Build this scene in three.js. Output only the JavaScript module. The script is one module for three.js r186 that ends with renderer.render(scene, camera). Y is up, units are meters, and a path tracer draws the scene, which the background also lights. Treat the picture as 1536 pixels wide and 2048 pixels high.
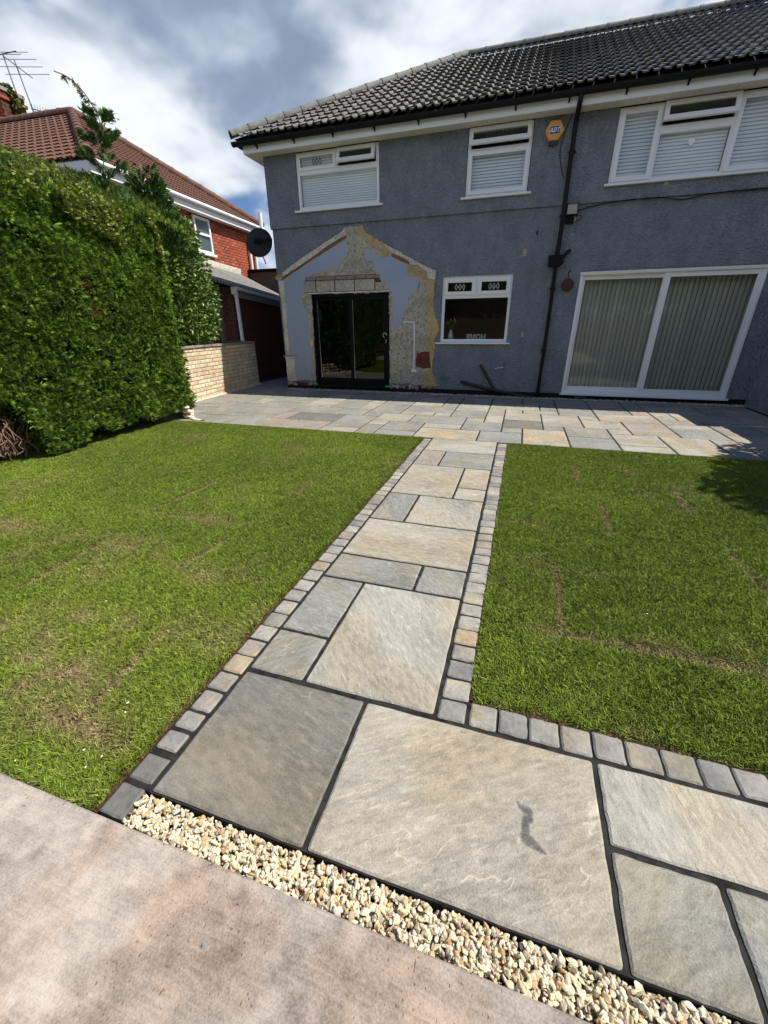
import * as THREE from 'three';
import { mergeGeometries } from 'three/addons/utils/BufferGeometryUtils.js';
import { TextGeometry } from 'three/addons/geometries/TextGeometry.js';
import { FontLoader } from 'three/addons/loaders/FontLoader.js';

// ---------------------------------------------------------------- camera, sky, sun, exposure
const scene = new THREE.Scene();
const camera = new THREE.PerspectiveCamera(103.04, 768 / 1024, 0.05, 400);
camera.position.set(0, 1.5, 0);
camera.rotation.set(-0.43104, 0.30813, -0.00925, 'YXZ');
const renderer = new THREE.WebGLRenderer({ antialias: true });
renderer.setSize(768, 1024);
renderer.toneMapping = THREE.LinearToneMapping;
renderer.toneMappingExposure = 1.35;
renderer.shadowMap.enabled = true;

const SUN = new THREE.Vector3(0.68, 1, -0.16).normalize();
const sun = new THREE.DirectionalLight(new THREE.Color(1.0, 0.955, 0.86), 4.9);
sun.position.copy(SUN).multiplyScalar(40);
sun.castShadow = true;
sun.shadow.mapSize.set(4096, 4096);
Object.assign(sun.shadow.camera, { left: -20, right: 20, top: 20, bottom: -20, near: 1, far: 90 });
scene.add(sun, sun.target);

// ---------------------------------------------------------------- helpers
function rng(seed) {
  let a = seed >>> 0;
  return () => { a = (a + 0x6D2B79F5) | 0; let t = Math.imul(a ^ (a >>> 15), 1 | a); t = (t + Math.imul(t ^ (t >>> 7), 61 | t)) ^ t; return ((t ^ (t >>> 14)) >>> 0) / 4294967296; };
}
const lerp = (a, b, t) => a + (b - a) * t, clamp = (x, a = 0, b = 1) => Math.min(b, Math.max(a, x));
const sstep = (a, b, x) => { const t = clamp((x - a) / (b - a)); return t * t * (3 - 2 * t); };
function hash(x, y, s) { let h = Math.imul(x, 374761393) ^ Math.imul(y, 668265263) ^ Math.imul(s, 2147483647 - 1234567); h = Math.imul(h ^ (h >>> 13), 1274126177); h ^= h >>> 16; return (h >>> 0) / 4294967296; }
// value noise that repeats after per lattice cells (per 0: never)
function vn(x, y, per, s, perY = per) {
  const xi = Math.floor(x), yi = Math.floor(y), fx = x - xi, fy = y - yi;
  const u = fx * fx * (3 - 2 * fx), v = fy * fy * (3 - 2 * fy);
  const w = (n, p) => (p ? ((n % p) + p) % p : n);
  const x0 = w(xi, per), x1 = w(xi + 1, per), y0 = w(yi, perY), y1 = w(yi + 1, perY);
  return lerp(lerp(hash(x0, y0, s), hash(x1, y0, s), u), lerp(hash(x0, y1, s), hash(x1, y1, s), u), v);
}
function fbm(x, y, px, py, oct, s) { let a = 0, n = 0, w = 0.5; for (let k = 0; k < oct; k++) { a += w * vn(x, y, px, s + k * 17, py); n += w; w *= 0.5; x *= 2; y *= 2; px *= 2; py *= 2; } return a / n; }
function h3(x, y, z, s) { return hash(Math.imul(x, 73856093) ^ Math.imul(z, 19349663), y, s); }
function vn3(x, y, z, s) {
  const xi = Math.floor(x), yi = Math.floor(y), zi = Math.floor(z), f = (t) => t * t * (3 - 2 * t), u = f(x - xi), v = f(y - yi), w = f(z - zi);
  const c = (a, b, d) => h3(xi + a, yi + b, zi + d, s);
  return lerp(lerp(lerp(c(0, 0, 0), c(1, 0, 0), u), lerp(c(0, 1, 0), c(1, 1, 0), u), v), lerp(lerp(c(0, 0, 1), c(1, 0, 1), u), lerp(c(0, 1, 1), c(1, 1, 1), u), v), w);
}
function fbm3(x, y, z, oct, s) { let a = 0, n = 0, w = 0.5; for (let k = 0; k < oct; k++) { a += w * vn3(x, y, z, s + k * 13); n += w; w *= 0.5; x *= 2.03; y *= 2.03; z *= 2.03; } return a / n; }

// textures: fn(u, v) gives [r, g, b, height], r g b linear; returns {map, bump}
function textures(size, fn, withBump = true) {
  const c = new Uint8Array(size * size * 4), b = withBump ? new Float32Array(size * size * 4) : null;
  const enc = (x) => { x = clamp(x); return 255 * (x <= 0.0031308 ? x * 12.92 : 1.055 * Math.pow(x, 1 / 2.4) - 0.055); };
  for (let j = 0; j < size; j++) for (let i = 0; i < size; i++) {
    const r = fn((i + 0.5) / size, (j + 0.5) / size), k = (j * size + i) * 4;
    c[k] = enc(r[0]); c[k + 1] = enc(r[1]); c[k + 2] = enc(r[2]); c[k + 3] = 255;
    if (b) { b[k] = b[k + 1] = b[k + 2] = r[3]; b[k + 3] = 1; }
  }
  const out = {};
  const set = (t) => { t.wrapS = t.wrapT = THREE.RepeatWrapping; t.magFilter = THREE.LinearFilter; t.minFilter = THREE.LinearMipmapLinearFilter; t.needsUpdate = true; return t; };
  out.map = set(new THREE.DataTexture(c, size, size, THREE.RGBAFormat, THREE.UnsignedByteType)); out.map.colorSpace = THREE.SRGBColorSpace;
  if (b) out.bump = set(new THREE.DataTexture(b, size, size, THREE.RGBAFormat, THREE.FloatType));
  return out;
}
const tiled = (t, metres) => { const c = t.clone(); c.repeat.set(1 / metres, 1 / metres); c.needsUpdate = true; return c; };
const lin = (r, g, b) => new THREE.Color().setRGB(r, g, b);
const mat = (c, rough = 0.8, o = {}) => new THREE.MeshStandardMaterial({ color: c, roughness: rough, ...o });

const taken = new Map();
function numbered(n) { const k = taken.get(n) ?? 0; taken.set(n, k + 1); return k ? `${n}_${String(k).padStart(3, '0')}` : n; }
function mesh(name, geo, m, parent) {
  const o = new THREE.Mesh(geo, m); o.castShadow = o.receiveShadow = true;
  if (parent) { o.name = name; parent.add(o); } else { o.name = numbered(name); scene.add(o); }
  return o;
}
function thing(name, label, category, pos = [0, 0, 0], group) {
  const o = new THREE.Group(); o.name = numbered(name); o.position.set(...pos); scene.add(o);
  o.userData = { label, category }; if (group) o.userData.group = group;
  return o;
}
const tag = (o, label, category, group) => { o.userData.label = label; o.userData.category = category; if (group) o.userData.group = group; return o; };
const structure = (o, label) => { o.userData.kind = 'structure'; if (label) o.userData.label = label; return o; };
const stuff = (o) => { o.userData.kind = 'stuff'; return o; };
const part = (name, parent) => { const g = new THREE.Group(); g.name = name; parent.add(g); return g; };

// uv in metres from the face's own direction (flat pieces); du, dv shift the pattern per piece
function metric(geo, du = 0, dv = 0, turn = 0) {
  const g = geo.index ? geo.toNonIndexed() : geo; const p = g.attributes.position, n = p.count; const uv = new Float32Array(n * 2);
  const a = new THREE.Vector3(), b = new THREE.Vector3(), c = new THREE.Vector3();
  const cs = Math.cos(turn), sn = Math.sin(turn);
  for (let i = 0; i < n; i += 3) {
    a.fromBufferAttribute(p, i); b.fromBufferAttribute(p, i + 1); c.fromBufferAttribute(p, i + 2);
    const nn = b.clone().sub(a).cross(c.clone().sub(a)); const ax = Math.abs(nn.x), ay = Math.abs(nn.y), az = Math.abs(nn.z);
    [a, b, c].forEach((q, k) => {
      let u, v; if (ay >= ax && ay >= az) { u = q.x; v = -q.z; } else if (az >= ax) { u = q.x; v = q.y; } else { u = -q.z; v = q.y; }
      uv[(i + k) * 2] = u * cs - v * sn + du; uv[(i + k) * 2 + 1] = u * sn + v * cs + dv;
    });
  }
  g.setAttribute('uv', new THREE.BufferAttribute(uv, 2)); return g;
}
const at = (g, x, y, z) => (g.translate(x, y, z), g);
// a box with chamfered edges
function cbox(w, h, d, c = 0.004) {
  const s = new THREE.Shape(); const x = w / 2 - c, y = h / 2 - c;
  s.moveTo(-x, -y); s.lineTo(x, -y); s.lineTo(x, y); s.lineTo(-x, y);
  const g = new THREE.ExtrudeGeometry(s, { depth: Math.max(1e-4, d - 2 * c), bevelEnabled: true, bevelThickness: c, bevelSize: c, bevelSegments: 1 });
  g.translate(0, 0, -d / 2 + c); return g;
}
const boxAt = (x0, x1, y0, y1, z0, z1, c) => { const g = c === 0 ? new THREE.BoxGeometry(x1 - x0, y1 - y0, z1 - z0) : cbox(x1 - x0, y1 - y0, z1 - z0, c); if (c === 0 && g.index) { const q = g.toNonIndexed(); q.translate((x0 + x1) / 2, (y0 + y1) / 2, (z0 + z1) / 2); return q; } return at(g, (x0 + x1) / 2, (y0 + y1) / 2, (z0 + z1) / 2); };
const V = (x, y, z) => new THREE.Vector3(x, y, z);
function tube(points, r, seg = 8, n, smooth = false) {
  const pts = points.map((p) => V(...p)); let c;
  if (smooth) c = new THREE.CatmullRomCurve3(pts); else { c = new THREE.CurvePath(); for (let i = 0; i + 1 < pts.length; i++) c.add(new THREE.LineCurve3(pts[i], pts[i + 1])); }
  if (smooth) return new THREE.TubeGeometry(c, n ?? pts.length * 6, r, seg, false);
  const gs = []; for (let i = 0; i + 1 < pts.length; i++) gs.push(rod(pts[i], pts[i + 1], r, r, seg)); for (let i = 1; i + 1 < pts.length; i++) gs.push(at(new THREE.SphereGeometry(r, seg, 6), pts[i].x, pts[i].y, pts[i].z));
  return gs.length > 1 ? mergeGeometries(gs) : gs[0];
}
function rod(a, b, r0, r1 = r0, seg = 8) {
  const d = b.clone().sub(a), g = new THREE.CylinderGeometry(r1, r0, d.length(), seg, 1);
  g.applyQuaternion(new THREE.Quaternion().setFromUnitVectors(V(0, 1, 0), d.clone().normalize())); const m = a.clone().add(b).multiplyScalar(0.5); return at(g, m.x, m.y, m.z);
}
const poly = (pts) => { const s = new THREE.Shape(); pts.forEach(([x, y], i) => (i ? s.lineTo(x, y) : s.moveTo(x, y))); s.closePath(); return s; };
const rectPath = (x0, x1, y0, y1) => { const p = new THREE.Path(); p.moveTo(x0, y0); p.lineTo(x0, y1); p.lineTo(x1, y1); p.lineTo(x1, y0); p.closePath(); return p; };
const rect = (x0, x1, y0, y1) => poly([[x0, y0], [x1, y0], [x1, y1], [x0, y1]]);
const merged = (gs) => mergeGeometries(gs.map((g) => (g.index ? g.toNonIndexed() : g)));

// ---------------------------------------------------------------- sky: broken cloud, a heavy grey bank in the north-west
{
  const W = 2560, H = 1280, data = new Float32Array(W * H * 4);
  const lobe = (az, el, a0, e0, sa, se) => { let d = az - a0; d -= 360 * Math.round(d / 360); return Math.exp(-((d / sa) ** 2) - (((el - e0) / se) ** 2)); };
  for (let j = 0; j < H; j++) for (let i = 0; i < W; i++) {
    const v = (j + 0.5) / H, u = (i + 0.5) / W, th = (v - 0.5) * Math.PI, ph = (u - 0.5) * 2 * Math.PI;
    const y = Math.sin(th), x = Math.cos(th) * Math.cos(ph), z = Math.cos(th) * Math.sin(ph);
    if (th < 0) { const q = (j * W + i) * 4; data[q] = 0.12; data[q + 1] = 0.125; data[q + 2] = 0.10; data[q + 3] = 1; continue; }
    const az = Math.atan2(x, -z) * 180 / Math.PI, el = th * 180 / Math.PI, k = (j * W + i) * 4;
    const yy = Math.max(y, 0);
    // streaks rise from lower right to upper left, as the wind draws them
    const q = 1 / (yy + 0.22), sx = x * q * 1.5, sz = z * q * 1.5;
    const wx = fbm3(sx * 1.3 + 7, yy * 3, sz * 1.3, 3, 5) - 0.5, wz = fbm3(sx * 1.3 - 4, yy * 3, sz * 1.3 + 9, 3, 9) - 0.5;
    const n = fbm3(sx * 1.15 + wx * 1.5 + 3.1, yy * 2.4 + wx, sz * 1.15 + wz * 1.5, 6, 21);
    const thick = fbm3(sx * 0.8 + wx + 11, yy * 1.5, sz * 0.8 + wz - 3, 5, 44);
    const grey = lobe(az, el, -33, 21.5, 9, 4.5) + 0.7 * lobe(az, el, -42, 25, 6, 3) + 0.8 * lobe(az, el, -25, 28, 15, 6) + 0.6 * lobe(az, el, -27, 18, 6, 3);
    const open = 1.0 * lobe(az, el, -43.5, 14.3, 3.2, 2.2) + 0.5 * lobe(az, el, -34, 10.8, 3, 2.2) + 0.8 * lobe(az, el, -51, 25, 5, 3.5) + 0.9 * lobe(az, el, 12, 25.5, 4.5, 2.5);
    const bright = 0.9 * lobe(az, el, -46.5, 20, 4.5, 2.6) + 1.0 * lobe(az, el, -40, 17.6, 4.5, 2.2) + 0.9 * lobe(az, el, -35, 14.3, 4, 2) + 0.55 * lobe(az, el, -18, 22.5, 6, 3.5) + 0.6 * lobe(az, el, -9, 25, 6, 4);
    const det = fbm3(x * 8 + wx * 4, y * 15 + wx * 2, z * 8 + wz * 4, 6, 63), fin = fbm3(x * 26 + wz * 5, y * 44, z * 26 + wx * 5, 4, 83);
    const cov = sstep(0.30, 0.56, n + 0.42 * (det - 0.5) + 0.16 * (fin - 0.5) + 0.24 * grey + 0.14 * bright - 0.32 * open + 0.04 - 0.34 * sstep(28, 50, el));
    const B = 0.54 + 0.55 * (n - 0.45) + 0.25 * (thick - 0.5) + 0.95 * (det - 0.5) + 0.35 * (fin - 0.5) + 0.33 * bright - 0.34 * grey, lit = sstep(0.02, 1.0, B), hz = Math.exp(-yy * 6);
    const blue = [lerp(0.045, 0.36, hz), lerp(0.135, 0.56, hz), lerp(0.37, 0.87, hz)], sh = 0.78 + 0.45 * det, lo = [0.28 * sh, 0.36 * sh, 0.495 * sh], hi = [0.90, 0.95, 1.0];
    for (let c = 0; c < 3; c++) data[k + c] = 0.79 * lerp(blue[c], lerp(lo[c], hi[c], lit), cov);
    data[k + 3] = 1;
  }
  const t = new THREE.DataTexture(data, W, H, THREE.RGBAFormat, THREE.FloatType);
  t.mapping = THREE.EquirectangularReflectionMapping; t.magFilter = THREE.LinearFilter; t.needsUpdate = true;
  scene.background = t; scene.environment = t; scene.backgroundIntensity = 1; scene.environmentIntensity = 1;
}

// ---------------------------------------------------------------- procedural surfaces
const stoneTex = [1, 2].map((s) => textures(1024, (u, v) => {
  const a = fbm(u * 3, v * 3, 3, 3, 6, s * 100), b = fbm(u * 3, v * 4, 3, 4, 6, s * 100 + 50);
  const h = fbm((u + 0.16 * a) * 2, (v + 0.20 * b) * 5, 2, 5, 7, s * 100 + 7);
  const t = h * 8, f = t - Math.floor(t) - 0.5, m = sstep(0.50, 0.62, fbm(u * 4, v * 4, 4, 4, 4, s * 100 + 31));
  const brk = sstep(0.35, 0.6, vn(u * 40, v * 40, 40, s + 12)), line = Math.exp(-(f * f) / 0.0016) * m * brk;
  const gr = vn(u * 512, v * 512, 512, s + 3), g2 = fbm(u * 40, v * 110, 40, 110, 4, s + 9), dash = sstep(0.66, 0.78, fbm(u * 26, v * 130, 26, 130, 3, s + 19)) * sstep(0.42, 0.6, fbm(u * 6, v * 6, 6, 6, 2, s + 29));
  const warm = sstep(0.40, 0.66, fbm(u * 3, v * 4, 3, 4, 5, s * 100 + 61)), blot = fbm(u * 5, v * 7, 5, 7, 5, s * 100 + 91), strk = fbm(u * 9 + 0.9 * a, v * 70 + 2.5 * b, 9, 70, 4, s * 100 + 95);
  const t2 = h * 23 + 1.3 * g2, f2 = t2 - Math.floor(t2) - 0.5, m2 = sstep(0.50, 0.60, fbm(u * 6, v * 8, 6, 8, 4, s * 100 + 37)), line2 = Math.exp(-(f2 * f2) / 0.004) * m2 * sstep(0.35, 0.6, vn(u * 60, v * 60, 60, s + 14));
  const l = 0.64 + 0.20 * (h - 0.5) + 0.30 * (blot - 0.5) + 0.36 * (g2 - 0.5) + 0.14 * (strk - 0.5) + 0.24 * (gr - 0.5) + 0.30 * line + 0.20 * line2 + 0.16 * dash;
  const ht = 0.10 * m * sstep(-0.10, 0.10, f) + h * 0.35 + 0.34 * g2 + 0.12 * gr + 0.1 * dash + 0.10 * line2 + 0.12 * line;
  return [l * lerp(0.99, 1.06, warm), l, l * lerp(1.0, 0.87, warm), ht];
}));
const mottle = textures(512, (u, v) => {                              // blotchy hewn stone for setts
  const a = fbm(u * 6, v * 6, 6, 6, 5, 801), g = fbm(u * 40, v * 40, 40, 40, 3, 811), w = sstep(0.4, 0.65, fbm(u * 5, v * 5, 5, 5, 3, 821));
  const l = 0.66 + 0.55 * (a - 0.5) + 0.25 * (g - 0.5);
  return [l * lerp(1, 1.06, w), l, l * lerp(1.0, 0.86, w), a * 0.7 + g * 0.3];
});
const concreteTex = textures(2048, (u, v) => {
  const a = fbm(u * 6, v * 6, 6, 6, 7, 301), b = fbm(u * 14, v * 14, 14, 14, 5, 333), g = vn(u * 900, v * 900, 900, 341);
  const broom = fbm(u * 40 + 0.8 * a, v * 420, 40, 420, 3, 351), pit = sstep(0.90, 0.95, vn(u * 420, v * 420, 420, 361)) * sstep(0.5, 0.6, vn(u * 9, v * 9, 9, 363));
  const rust = sstep(0.50, 0.72, fbm(u * 8, v * 8, 8, 8, 6, 371)), wash = sstep(0.52, 0.64, fbm(u * 9 + 0.5 * a, v * 12, 9, 12, 7, 381)), dk = sstep(0.50, 0.70, fbm(u * 7, v * 5, 7, 5, 6, 391));
  const fl = fbm(u * 60, v * 60, 60, 60, 4, 399), l = 0.68 + 0.24 * (a - 0.5) + 0.34 * (b - 0.5) + 0.50 * (fl - 0.5) + 0.26 * (g - 0.5) + 0.17 * (broom - 0.5) + 0.11 * wash - 0.07 * dk - 0.09 * rust - 0.14 * pit;
  return [l * lerp(1.05, 1.09, rust), l * lerp(0.96, 0.88, rust), l * lerp(0.875, 0.72, rust), broom * 0.6 + 0.3 * b + 0.12 * g - 0.5 * pit];
});
const roughcast = textures(1024, (u, v) => {                          // pebbledash under masonry paint, trowelled unevenly
  const a = vn(u * 300, v * 300, 300, 401), b = vn(u * 130 + 0.3, v * 130, 130, 411), c = fbm(u * 44, v * 60, 44, 60, 3, 421), p = fbm(u * 5, v * 5, 5, 5, 5, 431), st = fbm(u * 14, v * 3, 14, 3, 4, 441);
  const h = a * 0.25 + b * 0.4 + Math.pow(c, 1.3) * 1.5, l = 0.78 + 0.26 * (p - 0.5) + 0.30 * (c - 0.5) + 0.12 * (b - 0.5) + 0.22 * (st - 0.5);
  return [l * 0.99, l, l * 1.0, h];
});
const cementTex = textures(768, (u, v) => {
  const a = fbm(u * 4, v * 4, 4, 4, 5, 501), b = fbm(u * 22, v * 14, 22, 14, 4, 511), g = vn(u * 260, v * 260, 260, 521), hole = sstep(0.68, 0.78, fbm(u * 30, v * 30, 30, 30, 3, 531));
  const warm = sstep(0.45, 0.65, fbm(u * 5, v * 5, 5, 5, 3, 541)), l = 0.66 + 0.4 * (a - 0.5) + 0.4 * (b - 0.5) + 0.12 * (g - 0.5) - 0.26 * hole;
  return [l * lerp(1, 1.05, warm), l * lerp(1, 1.0, warm), l * lerp(0.98, 0.86, warm), b * 0.6 + a * 0.3 - hole * 0.7 + g * 0.1];
});
const plasterTex = textures(512, (u, v) => { const a = fbm(u * 4, v * 4, 4, 4, 5, 551), g = fbm(u * 60, v * 60, 60, 60, 2, 561), l = 0.80 + 0.12 * (a - 0.5) + 0.05 * (g - 0.5); return [l, l, l, a * 0.5 + g * 0.2]; });
const brickTex = textures(512, (u, v) => { const a = fbm(u * 8, v * 8, 8, 8, 4, 601), g = fbm(u * 90, v * 90, 90, 90, 2, 611), l = 0.72 + 0.55 * (a - 0.5) + 0.3 * (g - 0.5); return [l, l * 0.98, l * 0.96, a * 0.5 + g * 0.5]; });
const soilTex = textures(512, (u, v) => { const a = fbm(u * 12, v * 12, 12, 12, 5, 701), l = 0.5 + 0.9 * (a - 0.5); return [l, l * 0.92, l * 0.8, a]; });
const timberTex = textures(512, (u, v) => { const a = fbm(u * 2, v * 60, 2, 60, 4, 751), b = fbm(u * 5, v * 5, 5, 5, 3, 761), l = 0.7 + 0.5 * (a - 0.5) + 0.2 * (b - 0.5); return [l, l * 0.97, l * 0.92, a]; });
const textured = (t, c, metres, bump, rough = 0.85, o = {}) => new THREE.MeshPhysicalMaterial({ color: c, roughness: rough, specularIntensity: 0.45, map: tiled(t.map, metres), bumpMap: bump ? tiled(t.bump, metres) : null, bumpScale: bump || 1, ...o });

const stoneTone = (r, g, b) => lin(r * 0.80, g * 0.79, b * 0.765);
const M = {
  // riven sandstone, by tone
  grey: [0, 1].map((k) => textured(stoneTex[k], stoneTone(0.455, 0.445, 0.42), 1.35, 0.008, 0.78)),
  blue: [0, 1].map((k) => textured(stoneTex[k], stoneTone(0.45, 0.46, 0.445), 1.2, 0.008, 0.76)),
  pale: [0, 1].map((k) => textured(stoneTex[k], stoneTone(0.59, 0.56, 0.505), 1.4, 0.008, 0.8)),
  buff: [0, 1].map((k) => textured(stoneTex[k], stoneTone(0.60, 0.55, 0.475), 1.5, 0.008, 0.8)),
  gold: [0, 1].map((k) => textured(stoneTex[k], stoneTone(0.65, 0.57, 0.45), 1.3, 0.007, 0.8)),
  rose: [0, 1].map((k) => textured(stoneTex[k], stoneTone(0.55, 0.485, 0.435), 1.3, 0.008, 0.8)),
  slate: [0, 1].map((k) => textured(stoneTex[k], stoneTone(0.33, 0.315, 0.29), 1.7, 0.004, 0.68)),
  sett: [lin(0.57, 0.54, 0.49), lin(0.68, 0.635, 0.56), lin(0.49, 0.475, 0.44), lin(0.62, 0.55, 0.48), lin(0.74, 0.69, 0.59)].map((c) => textured(mottle, c.multiplyScalar(0.63), 0.5, 0.008, 0.8)),
  settGold: textured(mottle, stoneTone(0.60, 0.49, 0.36), 0.5, 0.008, 0.78),
  settDark: textured(mottle, stoneTone(0.27, 0.262, 0.245), 0.5, 0.006, 0.7),
  joint: textured(soilTex, lin(0.045, 0.047, 0.051), 0.4, 0.004, 0.95),
  concrete: textured(concreteTex, stoneTone(0.60, 0.57, 0.56), 2.9, 0.0045, 0.88),
  soilEdge: textured(soilTex, lin(0.16, 0.085, 0.05), 0.12, 0.01, 1),
  soil: textured(soilTex, lin(0.10, 0.068, 0.042), 0.6, 0.02, 1),
  turf: textured(soilTex, lin(0.15, 0.115, 0.055), 0.5, 0.012, 1),
  wall: textured(roughcast, lin(0.37, 0.415, 0.468), 1.3, 0.042, 0.8),
  plinth: textured(roughcast, lin(0.020, 0.022, 0.027), 1.3, 0.02, 0.7),
  cement: textured(cementTex, lin(0.66, 0.62, 0.55), 0.8, 0.016, 0.95),
  plasterBlue: textured(plasterTex, lin(0.43, 0.50, 0.64), 1.2, 0.002, 0.6),
  plasterPale: textured(cementTex, lin(0.95, 0.91, 0.83), 0.6, 0.012, 0.9),
  plasterWhite: textured(cementTex, lin(0.92, 0.89, 0.84), 0.5, 0.014, 0.9),
  plasterTan: textured(cementTex, lin(0.66, 0.52, 0.30), 0.8, 0.006, 0.9),
  plasterPink: textured(plasterTex, lin(0.60, 0.50, 0.44), 0.8, 0.003, 0.8),
  brickOld: textured(brickTex, lin(0.43, 0.30, 0.25), 0.4, 0.006, 0.9),
  brickBroken: textured(cementTex, lin(0.26, 0.09, 0.07), 0.3, 0.03, 0.95),
  upvc: mat(lin(0.80, 0.815, 0.83), 0.28), upvcWarm: mat(lin(0.74, 0.73, 0.68), 0.35), soffit: mat(lin(0.72, 0.71, 0.64), 0.45),
  seal: mat(lin(0.02, 0.02, 0.022), 0.6), black: new THREE.MeshPhysicalMaterial({ color: lin(0.007, 0.0075, 0.009), roughness: 0.55, specularIntensity: 0.45 }), blackMatt: new THREE.MeshPhysicalMaterial({ color: lin(0.007, 0.0075, 0.009), roughness: 0.8, specularIntensity: 0.35 }),
  alu: new THREE.MeshPhysicalMaterial({ color: lin(0.005, 0.005, 0.006), roughness: 0.6, specularIntensity: 0.3 }), steel: mat(lin(0.6, 0.6, 0.6), 0.25, { metalness: 0.9 }),
  glass: new THREE.MeshPhysicalMaterial({ color: 0xffffff, roughness: 0.01, transmission: 1, thickness: 0, ior: 1.52, specularIntensity: 1 }),
  glassDoor: new THREE.MeshPhysicalMaterial({ color: lin(0.22, 0.25, 0.23), roughness: 0.01, transmission: 1, thickness: 0, ior: 1.62, specularIntensity: 1 }),
  glassDark: new THREE.MeshPhysicalMaterial({ color: lin(0.66, 0.70, 0.67), roughness: 0.01, transmission: 1, thickness: 0, ior: 1.55, specularIntensity: 1 }),
  blind: mat(lin(0.66, 0.74, 0.76), 0.6), vane: [mat(lin(0.72, 0.72, 0.64), 0.8), mat(lin(0.66, 0.67, 0.60), 0.8), mat(lin(0.76, 0.74, 0.66), 0.8)],
  roofTile: [0.20, 0.175, 0.22, 0.16].map((c) => textured(brickTex, lin(c * 1.0, c * 0.985, c * 0.94), 0.7, 0.003, 0.6)),
  ridge: textured(brickTex, lin(0.27, 0.27, 0.245), 0.7, 0.003, 0.7),
  leanBrick: textured(brickTex, lin(0.17, 0.062, 0.045), 0.5, 0.004, 0.9), redTile: textured(brickTex, lin(0.205, 0.108, 0.08), 0.7, 0.004, 0.8),
  redBrick: [lin(0.52, 0.135, 0.075), lin(0.44, 0.105, 0.06), lin(0.58, 0.165, 0.09), lin(0.40, 0.12, 0.08)].map((c) => textured(brickTex, c, 0.5, 0.004, 0.85)),
  creamBrick: [lin(0.92, 0.77, 0.55), lin(0.98, 0.86, 0.64), lin(0.86, 0.68, 0.47), lin(0.90, 0.66, 0.47)].map((c) => textured(brickTex, c, 0.5, 0.010, 0.9)),
  mortarRed: textured(soilTex, lin(0.16, 0.10, 0.085), 0.4, 0.004, 0.95), mortarCream: textured(soilTex, lin(0.62, 0.52, 0.38), 0.4, 0.006, 0.95), mortarPale: textured(cementTex, lin(0.86, 0.78, 0.62), 0.6, 0.012, 0.95),
  coping: textured(cementTex, lin(0.42, 0.40, 0.36), 0.6, 0.008, 0.9), asbestos: textured(cementTex, lin(0.40, 0.39, 0.38), 0.30, 0.03, 0.95), moss: textured(soilTex, lin(0.26, 0.24, 0.05), 0.3, 0.03, 1),
  wood: textured(timberTex, lin(0.34, 0.17, 0.065), 0.5, 0.003, 0.8), timberGrey: textured(timberTex, lin(0.20, 0.18, 0.155), 0.7, 0.004, 0.9), fence: textured(timberTex, lin(0.30, 0.20, 0.12), 1, 0.004, 0.9),
  inside: mat(lin(0.42, 0.40, 0.37), 0.9), insideFloor: mat(lin(0.22, 0.15, 0.09), 0.6), bark: textured(timberTex, lin(0.16, 0.11, 0.075), 0.4, 0.01, 1), twig: mat(lin(0.24, 0.15, 0.11), 0.95),
};

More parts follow.
